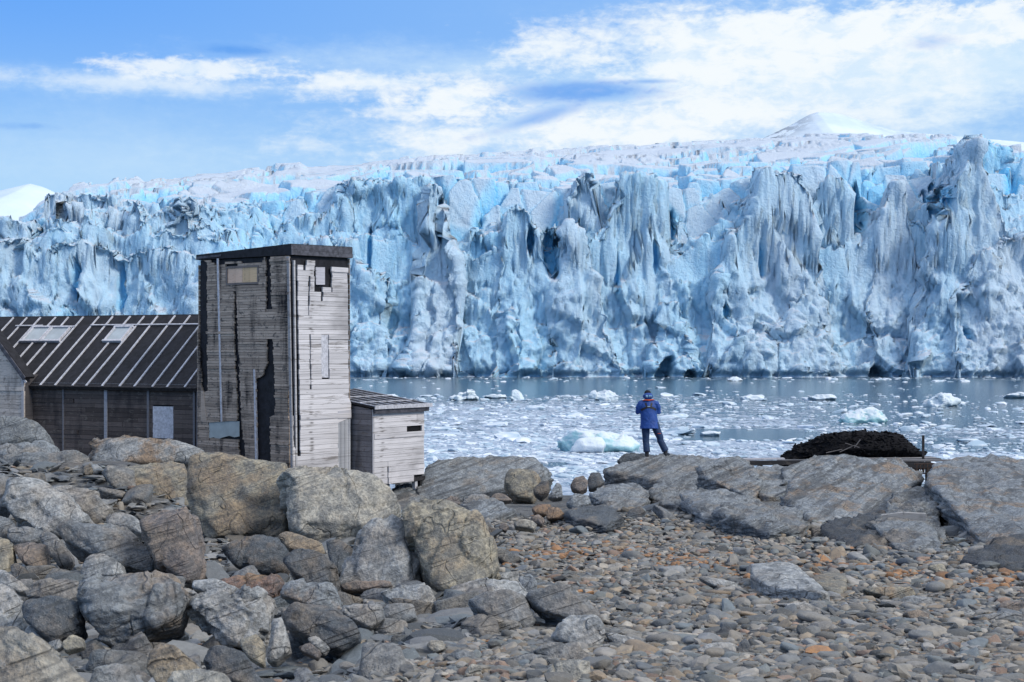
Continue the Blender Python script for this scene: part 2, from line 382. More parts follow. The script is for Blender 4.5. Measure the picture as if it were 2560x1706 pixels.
    dsp += .46 * facets(lean2 * (.38, .38, .30), 41, 1.7, .7, .2, .07) * wall * (.6 + .4 * low)
    dsp += .24 * facets((q + .4 * warp) * (1.05, 1.05, .75), 87, 1.8, .5, .5, .12) * (.2 + .8 * wall)
    dsp += (.28 * fbm(stretch * .30, 4, 100) + .28 * swirl * (.2 + .8 * low) + .5 * fbm(q * (.12, .2, .13), 3, 105)) * wall - .3 * wall
    dsp += .12 * ridged((q + warp) * (1.0, 1.0, 1.1), 3, 120) * wall + .09 * fbm(q * 1.9, 3, 130) * (.3 + .7 * wall)
    dsp = dsp * (1 - .65 * rec)
    # slabs that have spalled away: faceted steps
    st = fbm(q * (.16, .16, .22), 2, 140); dsp += .3 * (np.round(st * 5) / 5 - st) * 3 * wall * .5
    V = V + N * dsp[:, None]
    V[:, 0] += .3 * perlin(q * .5, 150) * wall
    # cavities: crevasses and sea caves, pushed into the face
    def hole(px, py0, py1, wpx, depth, lean=0., yo=0):
        s = (YG + 4 + yo) / F; xc = (px - PX0) * s; zt = EYE + (PY0 - py0) * s; zb = EYE + (PY0 - py1) * s
        zm = (zt + zb) / 2; hh = (zt - zb) / 2; ww = wpx * s
        zz = (V[:, 2] - zm) / hh; xx = (V[:, 0] - xc - lean * (V[:, 2] - zm) - .3 * perlin(q * (.0, .0, .6) + px, 3) * ww) / (ww * (1.15 - .25 * zz))
        ww_ = .25 * perlin(q * .8 + px, 12); a = np.clip(1 - np.abs(xx + ww_) ** 1.6 - np.abs(zz + ww_) ** 2.5, 0, 1) * (V[:, 1] < YG + 16)
        k = sstep(0, .45, a); V[:, 1] += (depth * k).astype(np.float32); return k
    cav = np.zeros(n)
    for h in [(1655, 890, 960, 19, 5, .3), (1716, 922, 960, 15, 4), (2192, 912, 960, 20, 5, -.5),
              (2395, 820, 855, 9, 2.5, -.5), (1378, 560, 705, 17, 5, -.1), (1326, 560, 635, 9, 5), (1098, 470, 600, 8, 5), (2165, 455, 580, 20, 5),
              (1690, 520, 600, 10, 4), (920, 560, 680, 5, 2), (2365, 440, 530, 12, 3), (1810, 760, 800, 9, 2),
              (1905, 600, 700, 8, 2), (1640, 590, 680, 7, 2.2), (65, 560, 600, 9, 4), (195, 640, 760, 10, 3), (300, 640, 800, 9, 2.5),
              (1545, 640, 740, 4, 1.5), (2340, 460, 560, 10, 3)]:
        cav = np.maximum(cav, hole(*h))
    sea = np.exp(-((V[:, 2] - .2) / .55) ** 2); V[:, 1] += (1.4 * sea * (V[:, 1] < YG + 12)).astype(np.float32)
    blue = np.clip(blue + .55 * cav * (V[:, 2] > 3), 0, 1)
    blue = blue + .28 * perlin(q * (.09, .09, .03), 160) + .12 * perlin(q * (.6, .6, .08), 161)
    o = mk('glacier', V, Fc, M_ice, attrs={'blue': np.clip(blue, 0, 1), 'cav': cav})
    tag(o, kind='structure')

m_, q = mat('glacier_ice'); M_ice = m_
nz = q.sep(q.n('ShaderNodeNewGeometry').outputs['Normal'])[2]
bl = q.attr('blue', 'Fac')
px_, py_, pz_ = q.sep(q.pos)
vs = q.comb(q.m('MULTIPLY', px_, 1.), q.m('MULTIPLY', py_, 1.), q.m('MULTIPLY', pz_, .4))
nA = q.noise(vs, .55, 6, .6, .3); nB = q.noise(q.pos, 1.6, 5, .62, .2); nC = q.noise(vs, 2.6, 4, .6)
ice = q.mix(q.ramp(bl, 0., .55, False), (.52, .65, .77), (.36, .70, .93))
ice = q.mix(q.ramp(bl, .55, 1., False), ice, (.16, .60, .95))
dirt = q.m('MULTIPLY', q.ramp(q.m('ADD', nA, q.m('MULTIPLY', nB, .35)), .58, .86), q.m('SUBTRACT', 1., bl, clamp=True))
ice = q.mix(q.m('MULTIPLY', dirt, .36), ice, (.38, .47, .58))
ice = q.mix(q.m('MULTIPLY', q.ramp(nC, .5, .72), .3), ice, (.72, .82, .90))
snow = q.ramp(q.m('ADD', nz, q.m('MULTIPLY', q.m('SUBTRACT', nB, .5), .5)), .55, .86)
c = q.mix(snow, ice, (.56, .635, .73))
q.put(q.b['Base Color'], c); q.b['Roughness'].default_value = .55; q.b['Specular IOR Level'].default_value = .25
hb = q.m('ADD', q.m('MULTIPLY', q.noise(q.pos, 2.2, 8, .62, .6), .8), q.m('MULTIPLY', q.noise(vs, 5., 5, .6), .35))
q.put(q.b['Normal'], q.bump(hb, .75, .55))
build_glacier()

# ------------------------------------------------------------------ snow hills far behind
m_, q = mat('far_snow'); M_snow = m_
rk = q.m('MULTIPLY', q.attr('rock', 'Fac'), q.ramp(q.noise(q.pos, .035, 5, .65), .42, .52))
q.put(q.b['Base Color'], q.mix(rk, q.mix(q.ramp(q.noise(q.pos, .01, 4), .35, .7), (.55, .66, .78), (.68, .76, .82)), (.05, .07, .12)))
q.b['Roughness'].default_value = .9; q.put(q.b['Normal'], q.bump(q.noise(q.comb(px_ if False else q.sep(q.pos)[0], q.sep(q.pos)[1], q.m('MULTIPLY', q.sep(q.pos)[2], 3.)), .012, 5), .5, 8.))
def hill(name, pts, dist, depth, rock):
    a = np.array(pts, float); xs = np.linspace(a[0, 0], a[-1, 0], 220); us = np.linspace(0, 1, 60)
    prof = np.interp(xs, a[:, 0], a[:, 1]); X, U = np.meshgrid(xs, us)
    zt = (PY0 - prof) / F * dist; zt = zt[None, :] * np.ones_like(U)
    # ridge line at U=.5, slopes towards and away from it
    prof_u = 1 - np.abs(U - .5) * 2; Yd = dist + (U - .5) * depth
    Z = EYE + zt * prof_u ** .8
    xw = (X - PX0) / F * dist
    pp = np.stack([xw.ravel(), Yd.ravel(), Z.ravel()], 1)
    pp[:, 2] += ((fbm(pp * (8 / dist, 8 / dist, 0), 4, 9) + .5 * ridged(pp * (22 / dist, 12 / dist, 0), 3, 12)) * dist * .004) * np.minimum(1, 4 * (1 - prof_u.ravel()))
    k = np.interp(X.ravel(), [p[0] for p in rock], [p[1] for p in rock]) * sstep(.86, .96, prof_u.ravel())
    tag(mk(name, pp, grid_faces(60, 220), M_snow, attrs={'rock': k}), kind='structure')
hill('snow_mountain', [(1850,372),(1885,352),(1930,330),(1975,308),(2020,282),(2040,276),(2080,278),(2120,288),(2180,308),(2230,322),(2300,330),(2420,340),(2560,352),(2700,372)], 2600, 1400, [(1850,.9),(1930,.75),(1990,.4),(2030,.15),(2060,0),(2180,.15),(2330,.1),(2600,0)])
hill('snow_hill', [(-400,520),(-60,490),(30,468),(80,456),(110,464),(160,488),(230,520),(400,560),(700,600)], 1300, 700, [(-400,0),(700,0)])
hill('snow_ridge', [(700,470),(860,422),(930,408),(990,420),(1100,470)], 1800, 700, [(700,0),(1100,0)])

# ------------------------------------------------------------------ water with brash ice
def slush(x, y):
    n = len(x); pp = np.stack([x, y, np.zeros(n)], 1); px = PX0 + x / y * F; py = PY0 + EYE / y * F
    py = py + 9 * perlin(pp * (.05, .05, 0), 4) + 4 * perlin(pp * (.2, .2, 0), 5)
    d = np.interp(py, [900, 944, 952, 957, 984, 992, 1010, 1040, 1072, 1090, 1120, 1300], [.4, .5, .5, .14, .12, .5, .62, .66, .7, .78, .84, .86])
    px2 = px + 60 * perlin(pp * (.12, .3, 0), 8)
    tongue = sstep(1660, 1780, px2) * (1 - .85 * sstep(1960, 2060, px2)) * sstep(1071, 1077, py) * (1 - sstep(1100, 1108, py))
    d = d * (1 - .92 * tongue)
    d = d * (1 - .5 * sstep(1950, 2250, px2) * sstep(1090, 1100, py) * (1 - sstep(1128, 1140, py)))
    d = d * (1 - .75 * sstep(1280, 1320, px2) * (1 - sstep(1400, 1440, px2)) * sstep(1150, 1154, py) * (1 - sstep(1162, 1167, py)))
    d = d * (1 - .35 * sstep(1900, 2300, px2) * sstep(985, 1000, py) * (1 - sstep(1060, 1075, py)))
    d = d + .16 * (1 - sstep(1400, 1700, px2)) * sstep(1000, 1030, py)
    return np.clip(d + .22 * perlin(pp * (.06, .06, 0), 6), 0, 1)
m_, q = mat('sea_water'); M_sea = m_
sl_ = q.attr('slush', 'Fac')
x_, y_, z_ = q.sep(q.pos)
sv = q.comb(x_, q.m('MULTIPLY', y_, .55), 0.)
f1 = q.noise(sv, .75, 7, .66, .5); f2 = q.noise(sv, 3.1, 6, .65, .3); f3 = q.noise(sv, 11., 4, .6)
fm = q.m('ADD', q.m('MULTIPLY', f1, .5), q.m('ADD', q.m('MULTIPLY', f2, .35), q.m('MULTIPLY', f3, .15)))
cover = q.m('ADD', fm, q.m('MULTIPLY', q.m('SUBTRACT', sl_, .5), .36))
k1 = q.ramp(cover, .515, .615)
deep = q.mix(q.ramp(q.noise(sv, .09, 4), .3, .7), (.016, .045, .075), (.03, .08, .12))
icec = q.mix(q.ramp(f2, .35, .68), (.21, .29, .40), (.54, .60, .68))
q.put(q.b['Base Color'], q.mix(k1, deep, icec))
q.put(q.b['Roughness'], q.m('ADD', .12, q.m('MULTIPLY', k1, .6)))
q.b['IOR'].default_value = 1.33
wv = q.noise(q.comb(x_, q.m('MULTIPLY', y_, 2.2), 0.), .8, 6, .6)
q.put(q.b['Normal'], q.bump(q.m('ADD', q.m('MULTIPLY', wv, .30), q.m('MULTIPLY', q.m('MULTIPLY', k1, f2), .9)), .5, .25))
def build_water():
    ys = np.concatenate([np.arange(30, 120, .5), np.arange(120, 222, .8), [300, 1000, 4000, 9000]])
    us = np.linspace(-.62, .62, 420)
    Y, U = np.meshgrid(ys, us, indexing='ij'); X = U * Y
    V = np.stack([X.ravel(), Y.ravel(), np.zeros(X.size)], 1)
    tag(mk('sea', V, grid_faces(len(ys), len(us)), M_sea, attrs={'slush': slush(X.ravel(), Y.ravel())}), kind='structure')
build_water()
m_, q = mat('brash_ice'); M_brash = m_
q.put(q.b['Base Color'], q.mix(q.ramp(q.noise(q.pos, .8, 4), .38, .66), (.36, .48, .58), (.74, .79, .85)))
q.b['Roughness'].default_value = .55; q.put(q.b['Normal'], q.bump(q.noise(q.pos, 9., 5), .5, .06))
def variants(num, sub, flat, seed, facets=9, pw=12, rough=.06):
    """stone or ice-chunk shapes of unit size"""
    r = np.random.default_rng(seed); out = []
    D, Fa = ico(sub)
    for k in range(num):
        nn = r.normal(size=(facets, 3)); nn /= np.linalg.norm(nn, axis=1)[:, None]
        nn = np.concatenate([nn, np.eye(3), -np.eye(3)]); dd = np.concatenate([r.uniform(.6, .95, facets), np.full(6, .95)])
        s = ((np.maximum(D @ nn.T, 0) / dd) ** pw).sum(1) ** (-1 / pw)
        V = D * s[:, None]; V = V * (1 + rough * fbm(V * 2 + k * 3.7, 2, k)[:, None])
        V[:, 2] *= flat; out.append(V.astype(np.float32))
    return out, Fa
def place_many(vars_, Fa, pos, size, yaw, tilt, col, rs):
    """stacks of transformed shapes as arrays"""
    n = len(pos); nv = len(vars_[0]); T = np.stack(vars_)[rs.integers(0, len(vars_), n)]
    T = T * size[:, None, :]
    ax = rs.uniform(0, 2 * pi, n); ct, st = np.cos(tilt), np.sin(tilt); ca, sa = np.cos(ax), np.sin(ax)
    # tilt about a random horizontal axis, then yaw
    R = np.zeros((n, 3, 3)); C = 1 - ct
    R[:, 0, 0] = ct + ca * ca * C; R[:, 0, 1] = ca * sa * C; R[:, 0, 2] = sa * st
    R[:, 1, 0] = ca * sa * C; R[:, 1, 1] = ct + sa * sa * C; R[:, 1, 2] = -ca * st
    R[:, 2, 0] = -sa * st; R[:, 2, 1] = ca * st; R[:, 2, 2] = ct
    Z = np.zeros((n, 3, 3)); Z[:, 0, 0] = np.cos(yaw); Z[:, 0, 1] = -np.sin(yaw); Z[:, 1, 0] = np.sin(yaw); Z[:, 1, 1] = np.cos(yaw); Z[:, 2, 2] = 1
    T = np.einsum('nij,nvj->nvi', (R @ Z).astype(np.float32), T) + pos[:, None, :].astype(np.float32)
    Fs = (Fa[None] + (np.arange(n) * nv)[:, None, None]).reshape(-1, 3)
    Cc = np.repeat(col, nv, axis=0)
    return T.reshape(-1, 3), Fs, Cc
def build_brash():
    rs = np.random.default_rng(4); n = 62000
    py = rs.uniform(944, 1215, n); y = EYE * F / (py - PY0); x = (rs.uniform(-80, 2640, n) - PX0) / F * y
    d = slush(x, y); d = d + .45 * fbm(np.stack([x, y * .6, 0 * x], 1) * .16, 3, 71); k = rs.uniform(0, 1, n) < np.clip(d * 1.0 - .18, .015, 1) * .55; x = x[k]; y = y[k]; d = d[k]; n = len(x)
    s = .068 * np.exp(rs.normal(0, .62, n)) * (y / 80) ** .7; s = np.minimum(s, .6)
    size = np.stack([s * rs.uniform(.8, 2.2, n), s * rs.uniform(.8, 1.6, n), s * rs.uniform(.25, .6, n)], 1)
    vs_, Fa = variants(24, 2, 1, 8, facets=7, pw=16)
    pos = np.stack([x, y, size[:, 2] * .1], 1)
    V, Fs, _ = place_many(vs_, Fa, pos, size, rs.uniform(0, 6.3, n), np.abs(rs.normal(0, .12, n)), np.zeros((n, 1)), rs)
    tag(mk('brash_ice', V, Fs, M_brash, smooth=False), kind='stuff')
build_brash()
# ------------------------------------------------------------------ rock
def rock_material(name, slate=False):
    m, q = mat(name)
    base = q.attr('tint'); rust = q.attr('rust', 'Fac')
    p = q.pos; x, y, z = q.sep(p)
    n1 = q.noise(p, 1.3, 5, .62, .4); n2 = q.noise(p, 5.5, 6, .66, .3); n3 = q.noise(p, 70., 3, .7); n4 = q.noise(p, 24., 4, .65)
    lay = q.comb(q.m('ADD', q.m('MULTIPLY', x, .35), q.m('MULTIPLY', z, -.9)), q.m('MULTIPLY', y, .35), q.m('ADD', q.m('MULTIPLY', z, 1.), q.m('MULTIPLY', x, -.32)))
    st = q.noise(q.vm('MULTIPLY', lay, (1.2, 1.2, 11.)), 1.6, 6, .62, .25)
    c = q.mix(q.m('MULTIPLY', q.ramp(n1, .44, .68), .42), base, (.31, .285, .225), 'MIX')
    c = q.mix(q.ramp(n2, .36, .62), q.mix(.6, c, (.085, .10, .12)), c)
    c = q.mix(q.m('MULTIPLY', rust, q.ramp(q.m('ADD', n1, q.m('MULTIPLY', n2, .4)), *((.70, .86) if slate else (.62, .82)))), c, (.32, .205, .115))
    c = q.mix(q.m('MULTIPLY', q.ramp(n3, .52, .70), .45), c, (.42, .42, .41))
    c = q.mix(q.m('MULTIPLY', q.ramp(n4, .60, .40), .45), c, (.055, .06, .065))
    if slate: c = q.mix(q.m('MULTIPLY', q.ramp(st, .53, .39), .65), c, (.06, .063, .066))
    else: c = q.mix(q.m('MULTIPLY', q.ramp(st, .46, .34), .5), c, (.06, .065, .07))
    n5 = q.noise(q.vm('MULTIPLY', p, (1., 1., .55)), 1.1, 3, .5, .25); n6 = q.noise(q.vm('ADD', lay, (9, 4, 2)), 2.0, 3, .55, .2)
    line = q.m('MAXIMUM', q.ramp(q.m('ABSOLUTE', q.m('SUBTRACT', n5, .5)), .006, .0, False), q.m('MULTIPLY', q.ramp(q.m('ABSOLUTE', q.m('SUBTRACT', n6, .47)), .007, .0, False), .7))
    line = q.m('MULTIPLY', line, q.ramp(n2, .35, .5))
    c = q.mix(q.m('MULTIPLY', line, .3), c, (.03, .032, .035))
    q.put(q.b['Base Color'], c); q.b['Roughness'].default_value = .82; q.b['Specular IOR Level'].default_value = .3
    h = q.m('ADD', q.m('MULTIPLY', n4, .35), q.m('ADD', q.m('MULTIPLY', n3, .12), q.m('MULTIPLY', st, .9 if slate else .35)))
    h = q.m('ADD', h, q.m('MULTIPLY', n2, .6))
    h = q.m('SUBTRACT', h, q.m('MULTIPLY', line, .3))
    q.put(q.b['Normal'], q.bump(h, .95, .085))
    return m
M_rock = rock_material('weathered_rock'); M_slate = rock_material('layered_slate', True)
def hull2(p):
    p = sorted(map(tuple, p))
    def half(q):
        r = []
        for c in q:
            while len(r) > 1 and (r[-1][0]-r[-2][0])*(c[1]-r[-2][1]) - (r[-1][1]-r[-2][1])*(c[0]-r[-2][0]) <= 0: r.pop()
            r.append(c)
        return r[:-1]
    return np.array(half(p) + half(p[::-1]))
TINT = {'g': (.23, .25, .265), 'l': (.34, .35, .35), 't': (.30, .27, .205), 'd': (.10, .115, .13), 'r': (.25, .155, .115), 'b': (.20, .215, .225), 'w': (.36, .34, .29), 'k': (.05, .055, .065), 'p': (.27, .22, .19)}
CROPS = {'a': (0, 1020, 2.2857), 'b': (480, 1120, 2.6756), 'c': (1000, 1060, 2.4278), 'd': (1760, 1060, 2.4275), 'f': (0, 0, 1)}
_rk = 0
def rock(name, crop, pts, tint, label, cat, dist=None, lift=False, material=None, top=None, thick=.85, sub=None, slate=False, rust=.25, group=None, crack=1., front=None, sink=.12, lump=1.):
    """A stone grown from the outline it shows: half-spaces (outline sides, tilted front facets, back) blended into one rounded, cracked body."""
    global _rk; _rk += 1; r = np.random.default_rng(900 + _rk)
    x0, y0, sc = CROPS[crop]; px = np.array([(x0 + a / sc, y0 + b / sc) for a, b in pts])
    yb = px[:, 1].max(); yt = px[:, 1].min()
    db = dist if material else min(dist or 99, ginv(min(yb, 2000))) if not top else dist or ginv(min(yb, 2000))
    hpx = yb - yt; h0 = hpx / F * db; w0 = np.ptp(px[:, 0]) / F * db
    T = thick * math.sqrt(max(h0, .3 * w0) * w0)
    dt = top if top else db + .45 * h0
    dd = db + (dt - db) * (yb - px[:, 1]) / max(hpx, 1e-3) + .28 * T * (0 if top else 1)
    W = np.array([P(a, b, c) for (a, b), c in zip(px, dd)])
    c0 = (W.max(0) + W.min(0)) / 2
    slope = math.atan2(dt - db, (PY0 - yt) / F * dt - (PY0 - yb) / F * db)   # lean of the outline plane
    U = np.array([1., 0, 0]); Vv = np.array([0, sin(slope), cos(slope)]); Nn = np.array([0, -cos(slope), sin(slope)])
    uv = np.stack([(W - c0) @ U, (W - c0) @ Vv], 1)
    uv[uv[:, 1] < uv[:, 1].min() + .12 * np.ptp(uv[:, 1]), 1] -= sink * np.ptp(uv[:, 1])
    hl = hull2(uv); cc = hl.mean(0); hl = hl - cc; c0 = c0 + cc[0] * U + cc[1] * Vv
    if top and not lift: c0 = c0 - Nn * T * .32
    c0 = c0 + np.array([0, 0, float(lift)])
    nn, dl = [], []
    for i in range(len(hl)):
        a, b = hl[i], hl[(i + 1) % len(hl)]; e = b - a; L = np.linalg.norm(e)
        if L < 1e-4: continue
        n2 = np.array([e[1], -e[0]]) / L; nn.append([n2[0], n2[1], 0]); dl.append(max(n2 @ a, 1e-3))
    eu, ev = np.ptp(hl[:, 0]) / 2, np.ptp(hl[:, 1]) / 2; ew = T / 2
    def facet(n, k):
        n = np.array(n, float); n /= np.linalg.norm(n)
        if top: k = 1 - (1 - k) * .4
        sup = max(n[0] * q[0] + n[1] * q[1] for q in hl) + abs(n[2]) * ew
        nn.append(list(n)); dl.append(sup * k)
    facet((r.uniform(-.28, .28) * ew / eu, r.uniform(-.1, .25) * ew / ev, 1), .84)
    facet((0, .1, -1), .95)
    for n, k in (front if front else [((r.uniform(.5, 1.1), r.uniform(-.2, .5), .9), r.uniform(.66, .8)), ((-r.uniform(.5, 1.1), r.uniform(-.2, .5), .9), r.uniform(.66, .82)),
                 ((r.uniform(-.4, .4), 1., r.uniform(.8, 1.1)), r.uniform(.62, .76)), ((r.uniform(-.5, .5), -.9, .8), r.uniform(.74, .9)), ((r.uniform(-.6, .6), r.uniform(.1, .8), 1), r.uniform(.7, .8))]):
        facet((n[0] / eu, n[1] / ev, n[2] / ew), k)
    for s in (-1, 1): facet((s, .5, -1), .85)
    nn = np.array(nn); dl = np.array(dl)
    size = math.sqrt(w0 * h0); spx = math.sqrt(max(hpx, 1) * max(np.ptp(px[:, 0]), 1))
    sub = sub or (6 if spx > 260 else 5 if spx > 85 else 4)
    D, Fa = ico(sub); D = D * (eu, ev, ew)
    pw = r.uniform(20, 44)
    s = ((np.maximum(D @ nn.T, 0) / dl) ** pw).sum(1) ** (-1 / pw)
    L = D * s[:, None]
    V = c0 + L[:, :1] * U + L[:, 1:2] * Vv + L[:, 2:] * Nn
    if True:
        fc = Fa; N = vnormals(V, fc); 
        if (N * (V - c0)).sum() < 0: fc = Fa[:, ::-1]; N = -N
        q = V + r.uniform(-50, 50, 3)
        a = min(size, 1.3)
        ds = .034 * a * fbm(q / a * 1.6, 3, 1) * lump + .022 * a * ridged(q / a * 2.6, 3, 2) * lump - .02 * a
        # broken faces: stepped offsets
        t_ = fbm(q / a * (1.1, 1.1, 1.6), 2, 3) * 3.0; ds = ds + .07 * a * (np.round(t_ * 1.4) / 1.4 - t_) * .36 * lump
        lay = np.stack([q[:, 0] * .9 + q[:, 2] * .3, q[:, 1], q[:, 2] - .32 * q[:, 0] + .15 * q[:, 1]], 1)
        if slate:
            lz = lay[:, 2] + .10 * fbm(lay * (.8, .8, .5), 2, 4)
            for f_, am in ((2.6, .055), (7.5, .03)):
                saw = lz * f_; saw = saw - np.floor(saw); ds = ds + am * (saw ** 1.5 - .5) * (.4 + 1.2 * sstep(-.3, .3, perlin(lay * (.7, .7, .35) * f_ / 3, 5)))
            ds = ds + .03 * fbm(lay * (1.2, 1.2, 8), 3, 6)
        if sub > 4: ds = ds + .075 * a * facets((q + .1 * a * fbm(q / a * 2, 2, 13)[:, None]) / a * 1.9, _rk, .9, .35, .25, .05) * lump * (.5 if slate else 1)
        for k in range((7 if slate else 3) if crack else 0):   # straight joints across the body
            jn = r.normal(size=3); jn /= np.linalg.norm(jn); jd = (q - q.mean(0)) @ jn - r.uniform(-.4, .4) * size + .02 * a * fbm(q / a * 2.5, 3, 19 + k)
            ds = ds - crack * (.045 if slate else .03) * a * np.exp(-(jd / (.011 * a)) ** 2) * sstep(-.2, .15, perlin(q / a * 1.2, 23 + k))
        for k in range(0):   # long cracks along the zero lines of a noise
            cn = perlin(q / a * np.array([(.55, .6, .4), (.35, .5, .75)][k]) + k * 9 + .12 * fbm(q / a * 4, 2, 9)[:, None], 7 + k)
            ds = ds - crack * .055 * a * np.exp(-(cn / .022) ** 2)
        V = V + N * ds[:, None]
        V = V + N * (.010 * min(a, .8) * fbm(q * (9 / max(a, .3)), 3, 11))[:, None]
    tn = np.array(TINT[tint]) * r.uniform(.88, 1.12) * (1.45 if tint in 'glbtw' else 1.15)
    o = mk(name, V - c0, fc, material or (M_slate if slate else M_rock), attrs={'tint': np.tile(tn, (len(V), 1)), 'rust': np.full(len(V), rust)})
    o.location = c0
    tag(o, label, cat, group)
    return o
B = lambda crop, pts, tint, label, **k: rock('boulder', crop, pts, tint, label, 'boulder', **k)
ST = lambda crop, pts, tint, label, **k: rock('beach_stone', crop, pts, tint, label, 'stone', **k)
O = lambda crop, pts, tint, label, **k: rock('rock_outcrop', crop, pts, tint, label, 'rock outcrop', slate=True, **k)
# --- the boulder pile
B('a', [(-90,80),(0,62),(120,64),(230,98),(285,155),(302,215),(290,240),(-90,250)], 'b', 'smooth rounded dark grey boulder below the white gable wall', dist=29, rust=0, crack=0, lump=.6)
B('a', [(-60,240),(180,222),(260,214),(330,235),(355,265),(200,330),(-60,330)], 'g', 'flat pale cracked boulder just under the smooth rounded dark one', dist=27.6)
B('a', [(0,300),(100,280),(300,265),(430,270),(500,300),(508,390),(420,415),(250,330),(0,350)], 'b', 'long low blue-grey boulder with a flat top, touching the rust-topped slab', dist=26.8)
B('a', [(10,355),(200,345),(300,370),(400,410),(430,465),(300,458),(50,425)], 't', 'tan wedge-shaped boulder under the long low blue-grey one', dist=25.6, rust=.5)
B('a', [(505,330),(560,268),(620,222),(720,200),(850,200),(1000,220),(1130,260),(1205,305),(1100,345),(650,400),(520,345)], 'l', 'broad domed slab with rust-orange stains in front of the long shed', dist=28.6, rust=.8, thick=1.)
B('a', [(500,330),(560,330),(620,375),(600,412),(500,408)], 'g', 'small grey boulder wedged between the blue-grey and the rust-stained slabs', dist=25.5)
B('a', [(630,400),(700,370),(950,325),(1070,320),(1098,400),(1112,590),(1000,595),(820,632),(700,590),(632,500)], 't', 'block-shaped boulder with a flat bright top and a dark undercut front', dist=24.2, rust=.45,
  front=[((.1,.9,.9),.66),((-.3,-.9,.8),.70),((.9,0,.6),.8),((-.5,.1,1),.8)])
B('b', [(14,120),(60,95),(300,85),(580,118),(660,150),(640,330),(652,560),(500,592),(130,612),(60,520),(20,300)], 't', 'huge square tan and grey boulder in front of the tower', dist=21.4, rust=.45, thick=.8,
  front=[((.05,1,.7),.80),((-.8,-.2,.8),.82),((.4,-.8,.7),.84)])
B('a', [(60,430),(160,415),(260,430),(380,500),(525,665),(480,692),(330,722),(240,700),(90,640),(60,550)], 'l', 'big pale slanting slab sloping down beside the small oval boulder', dist=20.3, front=[((.5,.8,.8),.7),((-.9,0,.6),.8),((.2,-.6,1),.8)])
B('a', [(305,465),(450,472),(560,510),(642,590),(612,637),(520,622),(420,560)], 'l', 'smaller oval boulder resting on the pale slanting slab', dist=22)
B('a', [(-60,370),(40,388),(62,450),(52,560),(0,600),(-60,590)], 'b', 'blue-grey boulder cut by the picture edge beside the pale slanting slab', dist=21)
B('a', [(420,430),(560,405),(640,430),(625,525),(580,522),(450,470)], 'l', 'flat pale stone wedged under the block with the dark undercut front', dist=24.8)
B('a', [(340,720),(400,685),(560,680),(750,700),(850,790),(928,862),(900,948),(740,922),(600,832),(400,795)], 'b', 'large blue-grey slab with fine slanting grain in the middle of the pile', dist=17.3, thick=.7, front=[((.45,.75,.9),.66),((-.7,-.3,.8),.8),((.1,-.7,.9),.82)])
B('a', [(615,625),(700,605),(790,640),(855,722),(820,725),(700,692),(620,682)], 'l', 'low pale boulder behind the pinkish block with a split side', dist=18.8)
B('a', [(818,655),(950,615),(1080,590),(1112,620),(1172,900),(1150,972),(1080,962),(920,902),(860,800)], 'p', 'pinkish block with a tall split yellow-grey side under the square tan boulder', dist=16.4, rust=.2, front=[((.9,.1,.75),.72),((-.4,.7,.9),.74),((-.3,-.5,1),.84)])
B('a', [(-60,610),(60,640),(92,690),(55,752),(-60,745)], 'b', 'small blue-grey boulder at the picture edge above a tan upright one', dist=18.6)
B('a', [(50,690),(150,685),(258,710),(232,772),(120,792),(60,762)], 'b', 'dark blue-grey boulder above the grey cube and beside the leaning egg-shaped one', dist=18.3)
B('a', [(228,742),(270,710),(330,740),(400,830),(412,882),(360,907),(300,850)], 'g', 'leaning egg-shaped grey boulder next to the grey cube', dist=17.8)
B('a', [(78,805),(180,773),(270,790),(277,910),(240,932),(150,902)], 'p', 'brownish-grey cube-like boulder beside the leaning egg-shaped one', dist=17.4)
B('a', [(-60,730),(60,760),(76,850),(62,940),(-60,935)], 't', 'tan upright boulder at the picture edge beside a small dark stone', dist=17)
B('a', [(65,905),(100,890),(160,930),(166,970),(80,972)], 'd', 'small dark stone at the foot of the brownish-grey cube', dist=16.4)
B('a', [(470,940),(520,842),(590,838),(700,900),(722,952),(560,965),(480,962)], 'l', 'lumpy pale boulder behind the massive split one', dist=15.8)
B('a', [(488,1000),(560,962),(820,955),(1000,980),(1082,1080),(1032,1232),(1000,1262),(720,1337),(620,1302),(505,1180)], 'b', 'massive rounded boulder with a brown broken lower face and a long crack', dist=11.2, rust=.5, sub=6, front=[((.1,1,.9),.66),((-.1,-.9,.75),.74),((.9,.1,.6),.84),((-.8,.1,.7),.84)])
B('a', [(148,1062),(250,1000),(380,985),(460,1010),(466,1080),(420,1112),(200,1105)], 'b', 'upper of two stacked dark boulders beside the massive split one', dist=12.4)
B('a', [(138,1115),(300,1098),(470,1128),(472,1290),(330,1337),(250,1282),(150,1222)], 'd', 'lower of two stacked dark boulders, darker and more square', dist=11.3)
B('a', [(-60,1000),(50,1020),(100,1080),(142,1200),(132,1305),(-60,1300)], 'l', 'pale steep rough boulder at the picture edge beside two stacked dark ones', dist=11.3)
B('a', [(-60,935),(40,940),(110,990),(192,1045),(120,1052),(-60,1000)], 'l', 'flat pale slab leaning against the pale steep boulder', dist=13)
B('a', [(140,1295),(185,1235),(240,1260),(262,1332),(180,1325)], 'l', 'small rough pale stone at the foot of two stacked dark boulders', dist=10.9)
B('a', [(1108,1135),(1160,1090),(1230,1063),(1350,1058),(1500,1090),(1552,1150),(1540,1262),(1480,1332),(1340,1312),(1200,1272)], 'l', 'crumbly fractured boulder full of cracks and nubs', dist=11.6, crack=2.2, lump=2., sub=6)
B('a', [(1108,990),(1220,978),(1350,1030),(1402,1055),(1200,1064),(1110,1042)], 'l', 'low pale boulder behind the crumbly fractured one', dist=14)
